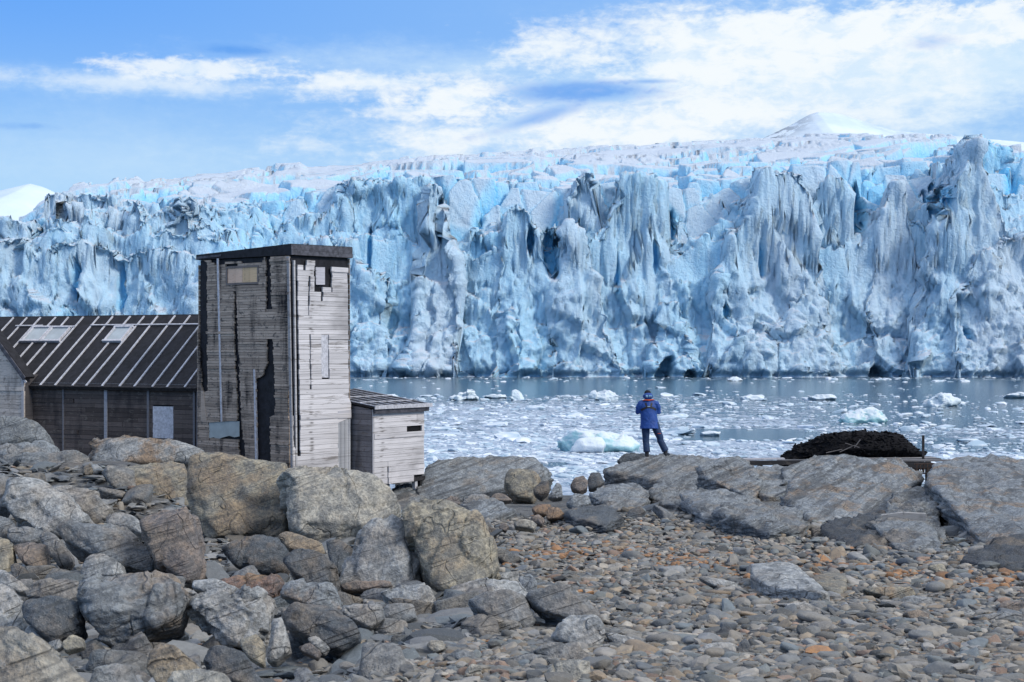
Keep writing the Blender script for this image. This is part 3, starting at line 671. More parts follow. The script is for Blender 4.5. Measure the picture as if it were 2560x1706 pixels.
B('a', [(845,1505),(870,1420),(940,1353),(1000,1378),(1165,1500),(1150,1600),(950,1600)], 't', 'tan pointed stone close to the viewer', dist=6.6, rust=.4, lump=.6)
B('a', [(-60,1330),(0,1296),(100,1275),(250,1348),(380,1458),(540,1620),(-60,1700)], 'w', 'big pale stone filling the bottom corner, out of focus', dist=5.8, rust=.3, lump=.7)
B('a', [(500,1640),(560,1500),(660,1463),(760,1488),(830,1640)], 'b', 'blue-grey rounded stone beside the tan pointed one, out of focus', dist=6.2, lump=.6)
B('a', [(930,1640),(1000,1525),(1150,1500),(1300,1535),(1380,1640)], 'w', 'smooth cream stone close to the viewer, right below the tan pointed one', dist=5.7, lump=.5, crack=0)
B('a', [(1165,1450),(1200,1380),(1290,1363),(1400,1430),(1530,1580),(1300,1590)], 'd', 'dark blue streaked rock below the crumbly fractured boulder', dist=8.8, crack=1.5)
B('a', [(1375,1325),(1470,1298),(1512,1350),(1512,1462),(1430,1442),(1388,1382)], 't', 'upright tan stone at the foot of the crumbly boulder', dist=10.2)
B('a', [(360,1345),(420,1300),(475,1320),(482,1372),(380,1392)], 't', 'small stone with a yellow-green lichen patch', dist=10.4)
B('a', [(275,1345),(340,1323),(362,1370),(310,1392)], 'l', 'small pale stone beside the lichen-covered one', dist=10.4)
B('b', [(605,255),(650,215),(720,180),(880,148),(1000,155),(1100,180),(1250,260),(1372,350),(1392,420),(1330,502),(1120,602),(1050,642),(850,612),(670,562),(640,430)], 'w', 'huge pale rounded boulder with an overhanging base below the annex', dist=20.6, rust=.2, thick=.8, sub=6,
  front=[((.15,1,.9),.7),((-.9,-.1,.55),.86),((.8,.1,.8),.74),((.1,-1,.55),.82)])
B('b', [(1120,602),(1350,478),(1432,530),(1522,640),(1547,800),(1500,912),(1350,952),(1080,942),(995,902),(1050,750)], 'l', 'pale triangular boulder propping up the huge rounded one', dist=18.2, front=[((.7,.2,.8),.75),((-.7,.3,.8),.76),((0,-.5,1),.86)])
B('b', [(1415,460),(1480,410),(1720,403),(1850,450),(1952,530),(2002,650),(2058,832),(1960,902),(1700,968),(1560,882),(1500,600)], 't', 'tall tan and blue-grey boulder standing at the beach end of the pile', dist=17.8, rust=.35, sub=6, front=[((1.1,.1,.7),.74),((.1,.9,.8),.76),((-.7,-.1,.8),.8)])
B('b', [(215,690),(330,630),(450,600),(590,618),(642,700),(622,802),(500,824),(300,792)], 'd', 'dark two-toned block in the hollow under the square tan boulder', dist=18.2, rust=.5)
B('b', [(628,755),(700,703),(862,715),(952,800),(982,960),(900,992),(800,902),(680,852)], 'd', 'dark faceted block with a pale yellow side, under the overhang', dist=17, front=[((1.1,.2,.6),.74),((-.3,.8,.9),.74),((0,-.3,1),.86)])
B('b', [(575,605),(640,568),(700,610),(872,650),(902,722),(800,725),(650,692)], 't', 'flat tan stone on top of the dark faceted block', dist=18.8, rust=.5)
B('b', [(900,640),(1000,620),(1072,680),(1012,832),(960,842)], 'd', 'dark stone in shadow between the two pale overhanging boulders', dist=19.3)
B('b', [(1538,692),(1600,698),(1642,760),(1622,802),(1542,797)], 'l', 'small rounded stone jammed between the triangular and the tall tan boulder', dist=18.6)
B('b', [(178,900),(350,868),(580,878),(617,930),(532,1007),(350,972),(220,942)], 'r', 'brown rust-coloured broken stone with sharp edges', dist=14.5, rust=1., lump=1.6)
B('b', [(590,1000),(620,940),(740,898),(950,930),(985,1000),(1020,1095),(900,1098),(820,1062)], 'g', 'grey slab with a brown underside beside the rust-coloured stone', dist=13.6, rust=.9)
B('b', [(638,1092),(720,1050),(900,1068),(1050,1150),(1122,1262),(1092,1322),(1000,1362),(850,1322),(680,1232),(640,1150)], 'd', 'dark blue-grey slanting boulder beside the crumbly one', dist=11.3, front=[((.4,.9,.9),.7),((-.7,0,.8),.8),((.2,-.8,.8),.8)])
B('b', [(978,1105),(1100,1050),(1270,1060),(1292,1150),(1200,1205),(1080,1165)], 'l', 'low pale boulder with a worn hollow, next to the dark slanting one', dist=12.7)
B('b', [(1278,1112),(1300,1048),(1480,1048),(1512,1152),(1400,1175),(1290,1164)], 'b', 'flat-topped blue-grey block in the middle of the rubble', dist=12.9)
B('b', [(1265,985),(1400,930),(1540,918),(1622,1000),(1622,1092),(1480,1064),(1330,1044)], 'l', 'pale cracked boulder beneath the tall tan one', dist=13.8, crack=1.8)
B('b', [(995,935),(1100,893),(1330,898),(1345,942),(1200,962),(1020,958)], 'p', 'flat pinkish stone at the base of the pale triangular boulder', dist=17.4)
B('b', [(508,1405),(540,1150),(600,1138),(652,1300),(664,1362),(560,1412)], 'l', 'tall narrow pale slab standing beside the crumbly boulder', dist=10.7)
B('c', [(285,1022),(400,980),(620,948),(722,970),(782,1060),(772,1092),(450,1084),(330,1042)], 'l', 'flat slab with a yellow crack under the tall tan boulder', dist=14.6, rust=.3)
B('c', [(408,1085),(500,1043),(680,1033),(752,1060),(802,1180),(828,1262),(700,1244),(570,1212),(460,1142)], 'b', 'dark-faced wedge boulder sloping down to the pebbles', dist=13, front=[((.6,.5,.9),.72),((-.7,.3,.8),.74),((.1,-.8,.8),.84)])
B('c', [(718,932),(790,913),(832,970),(827,1020),(780,1052),(730,1002)], 'g', 'small grey cube-shaped boulder on the edge of the pebbles', dist=14.6)
B('c', [(598,912),(720,900),(722,972),(610,952)], 'l', 'pale flat-sided stone next to the small grey cube', dist=15.6)
B('c', [(778,1065),(860,1030),(960,1000),(1062,1010),(1152,1070),(1202,1150),(1248,1262),(1100,1205),(900,1184),(850,1152)], 'b', 'long dark-ended boulder with a pale smooth back sloping to the beach', dist=13.2, front=[((.7,.7,.8),.68),((-.6,.1,.9),.74),((0,-.8,.8),.84)])
B('c', [(778,1097),(850,1083),(877,1200),(800,1207)], 'g', 'small upright block between the dark-faced wedge and the long boulder', dist=13)
B('c', [(915,1305),(950,1220),(1050,1168),(1180,1178),(1242,1240),(1248,1312),(1190,1362),(1080,1354),(940,1314)], 'l', 'smooth pale rounded boulder with a dark split, out on the pebbles', dist=11.6, crack=1.4, lump=.7)
B('c', [(888,1505),(930,1460),(1060,1433),(1150,1448),(1158,1590),(930,1590)], 'w', 'cream angular stone at the bottom edge of the beach', dist=9.1, lump=.7)
# --- beach stones that stand out
ST('c', [(1238,1272),(1300,1273),(1480,1330),(1472,1362),(1300,1344)], 'l', 'flat pale tongue-shaped stone beside the smooth rounded boulder', thick=.5)
ST('c', [(808,1390),(900,1338),(1080,1358),(1192,1450),(1100,1464),(900,1424)], 'b', 'long flat blue-grey stone in front of the smooth rounded boulder', thick=.6)
ST('c', [(615,1440),(780,1398),(960,1428),(974,1482),(700,1486)], 'b', 'low flat blue-grey stone beside the long flat one', thick=.6)
ST('c', [(1785,1385),(1850,1343),(1980,1328),(2032,1350),(2042,1412),(1900,1404)], 'l', 'speckled grey loaf-shaped stone lying in the shingle', lump=.5)
ST('c', [(2038,1392),(2060,1330),(2100,1303),(2132,1360),(2122,1402),(2060,1412)], 'd', 'dark angular stone beside the speckled loaf-shaped one')
ST('c', [(1918,1275),(1950,1240),(2000,1228),(2027,1270),(2012,1312),(1930,1314)], 'k', 'black blocky stone with a lighter cap')
ST('c', [(798,515),(850,488),(920,498),(895,555),(820,548)], 'r', 'reddish-brown rounded stone, the one farther from the tan boulder', dist=24.6, crack=0, lump=.5, rust=.6)
ST('c', [(886,565),(900,508),(960,508),(1002,555),(980,577),(900,582)], 'r', 'bright reddish-brown rounded stone with a pale vein', dist=24, crack=0, lump=.5, rust=.6)
ST('c', [(793,575),(840,550),(882,590),(862,617),(800,604)], 'p', 'brown rounded stone below two reddish ones', dist=22.6, crack=0, lump=.5)
ST('c', [(1033,372),(1060,330),(1110,320),(1142,350),(1137,402),(1090,417),(1045,402)], 'p', 'round brown boulder at the water edge in the gap of the rocks', dist=33, crack=0, lump=.4)
ST('c', [(1138,345),(1160,303),(1210,298),(1242,360),(1200,382),(1150,392)], 'd', 'dark faceted stone next to the round brown one', dist=34)
ST('c', [(898,442),(950,358),(980,380),(987,442),(940,452)], 'g', 'grey pointed stone below the broken tan ledge', dist=30)
ST('c', [(808,405),(860,353),(905,348),(902,422),(860,447),(820,432)], 'k', 'black angular block against the broken tan ledge', dist=30.5)
ST('c', [(1008,492),(1060,428),(1130,438),(1162,490),(1060,522)], 'g', 'grey stone with flat facets at the foot of the ledge', dist=26.5)
ST('c', [(1368,555),(1400,520),(1460,498),(1492,540),(1460,582),(1400,588)], 'd', 'dark pointed slate shard leaning on the grey ledge', dist=24.5, thick=.4)
ST('c', [(688,605),(760,580),(832,610),(812,642),(700,634)], 'w', 'cream flat stone near the brown rounded ones', dist=20.8)
ST('c', [(600,622),(630,598),(662,625),(642,652),(605,642)], 'p', 'small tan pebble beside the black stone', dist=21, crack=0, lump=.4)
ST('c', [(498,645),(540,623),(602,655),(580,682),(520,682)], 'k', 'black stone beside the tall tan boulder', dist=20)
ST('c', [(268,475),(310,438),(350,455),(372,492),(300,500)], 'p', 'rounded brownish stone by the annex stilts', dist=29, lump=.5)
ST('c', [(378,485),(430,433),(500,428),(562,460),(565,492),(400,498)], 'g', 'rounded grey stone beside the brownish one near the annex', dist=28, lump=.5)
ST('c', [(543,455),(590,423),(640,438),(684,470),(600,480)], 'p', 'smooth brown stone under the broken tan ledge', dist=28.6, lump=.4, crack=0)
ST('c', [(1808,942),(1830,922),(2050,968),(2057,1012),(1900,990)], 'l', 'long plank-like grey stone beside the large flat slab', dist=14.6, thick=.45, crack=0, lump=.4)
ST('d', [(278,935),(450,923),(560,958),(742,1100),(700,1114),(380,1084),(285,1014)], 'l', 'large flat pale grey slab lying on the pebbles', dist=13.7, top=15.4, thick=.5, rust=.1, lump=.6, lift=.06, crack=.5)
ST('d', [(645,1005),(750,963),(862,978),(867,1062),(790,1094),(680,1044)], 't', 'tan flat stone beside the large flat slab', dist=14.2, top=15.6, thick=.5, lift=.06)
ST('d', [(955,1012),(1000,998),(1250,998),(1284,1040),(1150,1079),(1030,1044)], 't', 'long tan stone with rust stains', rust=.8, thick=.6)
ST('d', [(1165,1078),(1260,1043),(1370,1053),(1398,1110),(1250,1114),(1180,1098)], 'l', 'pale oval stone below the long tan one', lump=.5)
ST('d', [(876,1132),(935,1073),(987,1130),(930,1144)], 'g', 'small grey pyramid-shaped stone below the tan flat one')
ST('d', [(428,1095),(620,1088),(728,1140),(710,1164),(560,1134)], 'l', 'thin pale flagstone below the large flat slab', thick=.4)
ST('d', [(1376,602),(1390,500),(1430,453),(1534,580),(1532,602),(1460,617)], 'd', 'big dark pointed stone stuck in the cleft', dist=23.5, thick=.5, crack=0, lump=.5)
ST('d', [(318,1265),(350,1230),(395,1245),(392,1287),(330,1287)], 'p', 'smooth pinkish-orange round pebble', crack=0, lump=.3)
ST('d', [(1358,865),(1450,848),(1467,920),(1420,928)], 't', 'tan banded block at the edge of the pebbles', rust=.8)
ST('d', [(1463,912),(1510,898),(1527,940),(1480,952)], 'k', 'dark oval pebble beside the tan banded block', crack=0, lump=.3)
ST('d', [(1056,722),(1085,693),(1117,720),(1107,747),(1070,742)], 'w', 'pale round pebble on the black slate scree', dist=21, crack=0, lump=.3)
ST('d', [(652,642),(700,633),(707,690),(660,697)], 'd', 'dark stump-like stone in front of the smooth dome', dist=22)
ST('d', [(446,692),(555,688),(552,742),(460,734)], 'w', 'pale flat slab at the foot of the smooth dome', dist=20, thick=.5)
ST('d', [(1775,1115),(1820,1078),(1945,1083),(1990,1152),(1800,1154)], 'p', 'brownish low stone by the picture edge')
ST('d', [(1516,1155),(1570,1113),(1642,1150),(1600,1184)], 'l', 'low grey stone between two flat ones')
ST('d', [(1606,1184),(1800,1148),(1990,1168),(1990,1214),(1700,1204)], 'b', 'flat blue-grey slab below the brownish low stone', thick=.5)
ST('d', [(1696,1244),(1800,1203),(1940,1228),(1990,1254)], 'w', 'long cream stone below the flat blue-grey slab', thick=.5)
ST('d', [(1576,1545),(1640,1488),(1692,1510),(1680,1554)], 'k', 'black oval stone at the bottom of the beach', crack=0, lump=.3)
ST('d', [(1206,1155),(1290,1128),(1362,1160),(1352,1204),(1250,1194)], 'p', 'pinkish low stone below the pale oval one')
ST('b', [(1568,1325),(1600,1288),(1680,1298),(1702,1350),(1620,1374)], 'w', 'cream rounded pebble lying apart among grey flakes', crack=0, lump=.3)
ST('b', [(1316,1335),(1400,1320),(1472,1350),(1474,1384),(1350,1384)], 'k', 'flat black stone among grey flakes', thick=.5)
ST('b', [(1716,1395),(1780,1350),(1880,1378),(1924,1430),(1800,1434)], 'b', 'blue-grey flat cobble between two tan ones')
ST('b', [(1826,1505),(1870,1448),(1932,1460),(1934,1522),(1850,1544)], 'w', 'cream cobble beside the long grey-brown one', crack=0)
ST('b', [(1866,1450),(1980,1423),(2100,1438),(2136,1478),(1900,1486)], 'p', 'long grey-brown cobble next to the cream one')
ST('b', [(716,1340),(790,1308),(864,1370),(840,1404),(740,1374)], 'p', 'lower of two brownish stones under the dark slanting boulder')
ST('b', [(776,1275),(830,1258),(924,1340),(880,1374),(790,1314)], 'l', 'upper of two brownish stones under the dark slanting boulder')
# --- ledges along the shore
O('c', [(-60,470),(-20,330),(110,300),(180,330),(150,470)], 'g', 'low slate ledge under the stilts of the annex', dist=33.6, top=36.5, thick=.6, sub=5)
O('c', [(100,440),(150,272),(350,240),(700,218),(830,225),(925,325),(880,360),(800,455),(650,445),(500,460),(350,470),(130,470)], 'g', 'long grey slate ledge running out from behind the annex', dist=34, top=36.5, thick=.7, sub=6)
rock('rock_outcrop', 'c', [(638,362),(660,300),(790,288),(852,340),(802,458),(700,444)], 't', 'broken tan end of the grey ledge, split into blocks', 'rock outcrop', dist=32.6, crack=3., rust=.5, lump=2.)
O('c', [(355,515),(450,480),(560,470),(702,540),(705,582),(540,604),(500,594)], 'g', 'low flat slate ledge behind the tall tan boulder', dist=24.5, top=26.5)
O('c', [(1322,225),(1380,180),(1480,185),(1502,230),(1450,255),(1340,250)], 'd', 'dark rounded slate knob under the foot of the person', dist=37.4, sub=5, sink=.5)
O('c', [(1225,322),(1330,268),(1480,226),(1560,222),(1680,222),(1830,224),(1900,240),(1920,470),(1700,430),(1500,345),(1250,335)], 'g', 'grey stepped ledge that the person in blue stands on', dist=34.5, top=38.2, thick=.8, sub=6)
O('c', [(1145,445),(1250,380),(1420,375),(1502,410),(1522,505),(1380,565),(1270,545),(1180,485)], 'g', 'smooth slate slope below the person', dist=26, top=30, thick=.6, sub=6)
O('c', [(1498,445),(1560,360),(1650,330),(1770,350),(1872,500),(1830,535),(1700,525),(1560,505)], 'b', 'blue-grey slate slope beside the smooth one', dist=27.5, top=32, thick=.6, sub=6)
O('d', [(-40,262),(60,232),(270,228),(300,300),(352,430),(292,494),(240,450),(60,400),(-40,330)], 'g', 'striped slate block with a steep yellowish end', dist=31, top=34.5, thick=.8, sub=6, rust=.6)
O('d', [(445,375),(480,290),(650,230),(900,208),(975,213),(760,290),(600,350)], 'g', 'dark-cracked ledge rising behind the smooth dome', dist=32.5, top=35.5, thick=.6)
O('d', [(455,485),(520,400),(740,270),(1000,223),(1190,226),(1275,290),(1335,380),(1300,425),(1080,565),(800,605),(600,585),(480,525)], 'g', 'big smooth slate dome with an orange stain', dist=24, top=29.5, thick=.6, sub=6, rust=.7)
O('d', [(1075,605),(1160,440),(1330,388),(1384,500),(1398,610),(1405,765),(1330,705),(1200,645)], 'b', 'layered slate steps beside the deep cleft', dist=20.5, top=26, thick=.6, sub=6, lump=1.6)
O('d', [(1330,420),(1400,282),(1520,270),(1560,225),(1640,198),(1780,213),(2050,262),(2100,830),(1780,840),(1600,795),(1590,650),(1450,525)], 'g', 'large slate outcrop with orange stains at the picture edge', dist=18.5, top=29, thick=.5, sub=6, rust=.7)
O('d', [(255,330),(330,290),(480,260),(640,270),(560,400),(380,430),(300,420)], 'g', 'low slate hump in the gully behind the striped block', dist=31.5, top=36, thick=.5)
O('c', [(1690,440),(1800,400),(2000,430),(2160,470),(2240,540),(2100,570),(1800,560)], 'g', 'broken slate bench below the striped block', dist=23.5, top=28, thick=.5, lump=1.6)
O('c', [(1000,540),(1120,500),(1260,520),(1360,570),(1250,620),(1060,600)], 'd', 'low dark slate bench beside the reddish stones', dist=22, top=25, thick=.5, lump=1.6)
O('d', [(980,600),(1100,560),(1260,600),(1420,680),(1400,770),(1150,760)], 'b', 'thin slate sheets below the layered steps', dist=19, top=22, thick=.5, lump=1.6)
O('d', [(60,560),(140,500),(260,500),(460,540),(600,560),(560,640),(380,650),(150,620)], 'g', 'low jumble of slate at the foot of the striped block', dist=21, top=24.5, thick=.6, lump=2.4, crack=2.)
O('d', [(700,640),(850,590),(1080,570),(1180,640),(1250,740),(1100,770),(800,750)], 'k', 'black flaking slate below the smooth dome', dist=19.6, top=23, thick=.5, lump=2., crack=2.)
O('d', [(1560,840),(1760,740),(1950,700),(2080,720),(2080,900),(1800,890)], 'k', 'black flaking slate below the large outcrop', dist=16.5, top=18.6, thick=.5, lump=2., crack=2.)

# ------------------------------------------------------------------ the ground sheet
m_, q = mat('gravel_ground'); M_gr = m_
n1 = q.noise(q.pos, 7., 6, .65, .3); n2 = q.noise(q.pos, 38., 4, .7); n0 = q.noise(q.pos, .7, 4)
c = q.mix(q.ramp(n1, .35, .68), (.05, .053, .056), (.20, .20, .195)); c = q.mix(q.m('MULTIPLY', q.ramp(n2, .55, .7), .5), c, (.32, .31, .29))
c = q.mix(q.m('MULTIPLY', q.ramp(n0, .55, .75), .4), c, (.20, .135, .075))
q.put(q.b['Base Color'], c); q.b['Roughness'].default_value = .9
q.put(q.b['Normal'], q.bump(q.m('ADD', n1, q.m('MULTIPLY', n2, .5)), .9, .08))
ys = np.concatenate([np.arange(2, 30, .1), np.arange(30, 60, .25), [70, 120, 400, 2000, 12000]]); us = np.linspace(-.75, .75, 420)
Y, U = np.meshgrid(ys, us, indexing='ij'); X = U * (Y + 3)
p_ = np.stack([X.ravel(), Y.ravel(), np.zeros(X.size)], 1)
p_[:, 2] = ground_z(X.ravel(), Y.ravel()) + (.05 * fbm(p_ * .9, 3, 3) + .035 * ridged(p_ * 2.6, 3, 5) * (1 - sstep(900, 1300, PX0 + X.ravel() / Y.ravel() * F))) * (Y.ravel() < 60) * .6 - .055
tag(mk('ground', p_, grid_faces(len(ys), len(us)), M_gr), kind='structure')

# ------------------------------------------------------------------ cobbles and flakes
m_, q = mat('beach_pebble'); M_peb = m_
n1 = q.noise(q.pos, 12., 5, .65, .3); n2 = q.noise(q.pos, 90., 3, .7)
c = q.mix(q.ramp(n1, .35, .65), q.mix(.35, q.attr('tint'), (.05, .055, .06)), q.attr('tint')); c = q.mix(q.m('MULTIPLY', q.ramp(n2, .55, .72), .3), c, (.42, .42, .40))
q.put(q.b['Base Color'], c); q.b['Roughness'].default_value = .75
q.put(q.b['Normal'], q.bump(q.m('ADD', n1, q.m('MULTIPLY', n2, .3)), .45, .03))
PAL = .92 * np.array([(.21, .215, .215), (.28, .285, .29), (.15, .165, .18), (.33, .325, .31), (.085, .095, .105), (.26, .23, .19), (.24, .20, .155), (.32, .18, .09), (.27, .20, .165), (.045, .05, .055), (.17, .20, .22)])
def palette(rs, n, x, y):
    pw = np.array([20, 18, 16, 10, 7, 9, 6, 1.0, 5, 3.5, 10.]); idx = rs.choice(len(PAL), n, p=pw / pw.sum())
    # an orange seam of iron-stained stones across the beach
    py = PY0 + (EYE - ground_z(x, y)) / y * F; px = PX0 + x / y * F
    seam = np.exp(-((py - (1395 + .06 * (px - 1500) + 14 * np.sin(px / 90))) / 17) ** 2) * (px > 1240)
    idx = np.where(rs.uniform(0, 1, n) < .38 * seam, 7, idx)
    return PAL[idx] * rs.uniform(.6, 1.3, (n, 1)) * (1.10, 1.01, .90)
def scatter(n, pxr, pyr, rs, dens=None):
    py = rs.uniform(*pyr, n); px = rs.uniform(*pxr, n); y = np.interp(-py, -_ty, _td); x = (px - PX0) / F * y
    if dens is not None:
        k = rs.uniform(0, 1, n) < dens(px, py); x, y, px, py = x[k], y[k], px[k], py[k]
    return x, y, px, py
def beachmask(px, py):   # where the shingle lies
    edge = np.interp(py, [1240, 1300, 1400, 1480, 1560, 1620, 1706], [1180, 1230, 1260, 1390, 1480, 1150, 900])
    return np.clip(sstep(edge - 60, edge + 60, px), .06, 1)
def build_pebbles():
    rs = np.random.default_rng(31)
    x, y, px, py = scatter(76000, (-60, 2640), (1246, 1740), rs, beachmask)
    x = x + rs.normal(0, .05, len(x)); y = y + rs.normal(0, .12, len(x)); n = len(x)
    s = .027 * np.exp(rs.normal(0, .42, n)) * (y / 12) ** .35; s = np.minimum(s, .16)
    size = np.stack([s * rs.uniform(.9, 1.7, n), s * rs.uniform(.75, 1.2, n), s * rs.uniform(.28, .75, n)], 1)
    pos = np.stack([x, y, ground_z(x, y) + size[:, 2] * rs.uniform(.1, .75, n)], 1); col = palette(rs, n, x, y)
    near = y < 10.4
    for k, sub in ((near, 3), (~near, 2)):
        va, Fa = variants(40, sub, 1, 50 + sub, facets=9, pw=17, rough=.07)
        m = int(k.sum()); V, Fs, Cc = place_many(va, Fa, pos[k], size[k], rs.uniform(0, 6.3, m), np.abs(rs.normal(0, .28, m)), col[k], rs)
        tag(mk('shingle', V, Fs, M_peb, attrs={'tint': Cc}), kind='stuff')
    ang = rs.permutation(n)[:int(n * .5)]; va, Fa = variants(40, 2, 1, 66, facets=6, pw=40, rough=.05); m = len(ang)
    sz = size[ang] * rs.uniform(.5, 1.15, (m, 1)) * (1, 1, .8); ps = pos[ang] + np.stack([rs.normal(0, .09, m), rs.normal(0, .09, m), .35 * size[ang, 2]], 1)
    V, Fs, Cc = place_many(va, Fa, ps, sz, rs.uniform(0, 6.3, m), np.abs(rs.normal(0, .35, m)), palette(rs, m, ps[:, 0], ps[:, 1]), rs)
    tag(mk('broken_shingle', V, Fs, M_peb, smooth=False, attrs={'tint': Cc}), kind='stuff')
    # slate flakes and splinters between the boulders and on the black scree
    def dn(px, py): return np.clip(1.05 - beachmask(px, py), .05, 1)
    x, y, px, py = scatter(15000, (-60, 1500), (1200, 1740), rs, dn)
    x2, y2, _, _ = scatter(12500, (1000, 2640), (1225, 1420), rs, lambda a, b: np.where(b < 1300, .9, .0) + np.where((a > 2080) & (b > 1290) & (b < 1400), .55, 0) * np.exp(-((b - 1345 - .05 * (a - 2350)) / 40) ** 2))
    dark = np.concatenate([np.zeros(len(x)), (rs.uniform(0, 1, len(x2)) < .7) * 1.]); x = np.concatenate([x, x2]); y = np.concatenate([y, y2]); n = len(x)
    s = .036 * np.exp(rs.normal(0, .55, n)) * (y / 12) ** .4; s = np.minimum(s, .2)
    size = np.stack([s * rs.uniform(1, 2.2, n), s * rs.uniform(.7, 1.2, n), s * rs.uniform(.16, .45, n)], 1)
    pos = np.stack([x, y, ground_z(x, y) + size[:, 2] * .4], 1)
    col = PAL[rs.choice([0, 1, 3, 0, 2, 4, 5, 10, 2], n)] * rs.uniform(.6, 1.2, (n, 1)); col = np.where(dark[:, None] > 0, PAL[rs.choice([4, 9, 2], n)] * rs.uniform(.7, 1.2, (n, 1)), col)
    va, Fa = variants(32, 2, 1, 77, facets=6, pw=30, rough=.05)
    V, Fs, Cc = place_many(va, Fa, pos, size, rs.uniform(0, 6.3, n), np.abs(rs.normal(0, .3, n)), col, rs)
    tag(mk('slate_flakes', V, Fs, M_peb, smooth=False, attrs={'tint': Cc}), kind='stuff')
    # larger cobbles, each an object of its own
    va, Fa = variants(26, 4, 1, 91, facets=8, pw=10, rough=.10)
    names = [('grey', 'rounded grey cobble lying loose in the shingle'), ('pale', 'pale grey cobble lying loose in the shingle'), ('dark', 'dark slate-coloured cobble lying loose in the shingle'), ('tan', 'tan or brownish cobble lying loose in the shingle')]
    base = {0: [0, 10], 1: [1, 3], 2: [4, 9, 2], 3: [5, 6, 8]}
    x, y, px, py = scatter(900, (1150, 2600), (1290, 1700), rs, lambda a, b: beachmask(a, b) > .9)
    meshes = {}
    for i in range(120):
        c = int(rs.choice(4, p=[.36, .28, .2, .16])); s = rs.uniform(.05, .09) * (y[i] / 12) ** .4
        key = (c, int(rs.integers(0, 6)))
        if key not in meshes:
            V = va[int(rs.integers(0, 26))]; tn = PAL[rs.choice(base[c])]
            o = mk('cobble', V, Fa, M_peb, attrs={'tint': np.tile(tn, (len(V), 1))}); meshes[key] = o.data
        else:
            o = bpy.data.objects.new('cobble', meshes[key]); COL.objects.link(o)
        sc = (s * rs.uniform(1, 1.7), s, s * rs.uniform(.5, .8)); o.scale = sc; o.rotation_euler = (rs.normal(0, .2), rs.normal(0, .2), rs.uniform(0, 6.3))
        o.location = (x[i], y[i], float(ground_z(x[i:i+1], y[i:i+1])[0]) + sc[2] * .6)
        tag(o, names[c][1], 'stone', names[c][0] + ' cobbles in the shingle')
    # rubble blocks between the boulders
    va, Fa = variants(20, 4, 1, 97, facets=7, pw=22, rough=.09)
    x, y, px, py = scatter(700, (-20, 1300), (1250, 1690), rs, lambda a, b: beachmask(a, b) < .3)
    xa, ya, _, _ = scatter(60, (1020, 1560), (1243, 1285), rs); xb, yb_, _, _ = scatter(45, (1500, 2450), (1255, 1320), rs); x = np.concatenate([x[:95], xa, xb]); y = np.concatenate([y[:95], ya, yb_])
    for i in range(len(x)):
        V = va[i % 20]; s = rs.uniform(.09, .2) * (y[i] / 13) ** .5 * (1 if i < 95 else .75); c = i % 2
        if i < 40:
            o = mk('rubble_block', V, Fa, M_rock, attrs={'tint': np.tile(PAL[[1, 0, 10, 3, 5][i % 5]], (len(V), 1)), 'rust': np.full(len(V), .2)}); meshes[i] = o.data
        else:
            o = bpy.data.objects.new('rubble_block', meshes[int(rs.integers(0, 40))]); COL.objects.link(o)
        sc = (s * rs.uniform(1, 1.8), s * rs.uniform(.8, 1.2), s * rs.uniform(.5, .9)); o.scale = sc; o.rotation_euler = (rs.normal(0, .3), rs.normal(0, .3), rs.uniform(0, 6.3))
        o.location = (x[i], y[i], float(ground_z(x[i:i+1], y[i:i+1])[0]) + sc[2] * .45)
        tag(o, *(('angular broken stone block wedged loose among the big boulders', 'stone', 'rubble between the boulders') if i < 95 else ('small broken stone block lying loose by the shore ledges', 'stone', 'rubble by the shore ledges')))
build_pebbles()
# ------------------------------------------------------------------ the wooden station
m_, q = mat('weathered_boards'); M_wood = m_
x_, y_, z_ = q.sep(q.pos); along = q.m('ADD', q.m('MULTIPLY', x_, 1.), q.m('MULTIPLY', y_, -.6))
gv = q.comb(q.m('MULTIPLY', along, 1.6), 0., q.m('MULTIPLY', z_, 42.))
gr = q.noise(gv, 1., 6, .7, .2); sv = q.comb(q.m('MULTIPLY', along, 2.4), 0., q.m('MULTIPLY', z_, .45)); stn = q.noise(sv, 1., 5, .62, .3)
fine = q.noise(q.comb(q.m('MULTIPLY', along, 7.), 0., q.m('MULTIPLY', z_, 110.)), 1., 3, .7)
wear = q.attr('wear', 'Fac'); t_ = q.attr('tint')
c = q.mix(q.m('MULTIPLY', q.ramp(gr, .50, .30), q.m('ADD', .25, q.m('MULTIPLY', wear, .7))), t_, (.035, .032, .034))
dk = q.m('ADD', stn, q.m('MULTIPLY', q.m('SUBTRACT', gr, .5), .7))
c = q.mix(q.m('MULTIPLY', q.ramp(dk, .50, .70), wear), c, (.018, .017, .02))
pl_ = q.noise(q.comb(q.m('MULTIPLY', along, 3.2), 0., q.m('MULTIPLY', z_, 6.)), 1.3, 6, .7, .5)
c = q.mix(q.m('MULTIPLY', q.ramp(pl_, .56, .62), q.m('MULTIPLY', wear, 1.2, clamp=True)), c, (.15, .13, .115))
nl = q.m('MULTIPLY', q.ramp(q.m('ABSOLUTE', q.m('SUBTRACT', q.m('FRACT', q.m('MULTIPLY', along, 2.1)), .5)), .03, .0), q.ramp(q.noise(q.comb(along, 0., q.m('MULTIPLY', z_, 14.)), 1.6, 3), .5, .6))
c = q.mix(q.m('MULTIPLY', nl, .7), c, (.05, .04, .035))
c = q.mix(q.m('MULTIPLY', q.ramp(fine, .56, .72), .45), c, (.05, .045, .045))
q.put(q.b['Base Color'], c); q.b['Roughness'].default_value = .85; q.b['Specular IOR Level'].default_value = .2
q.put(q.b['Normal'], q.bump(q.m('ADD', gr, q.m('MULTIPLY', fine, .6)), .5, .012))
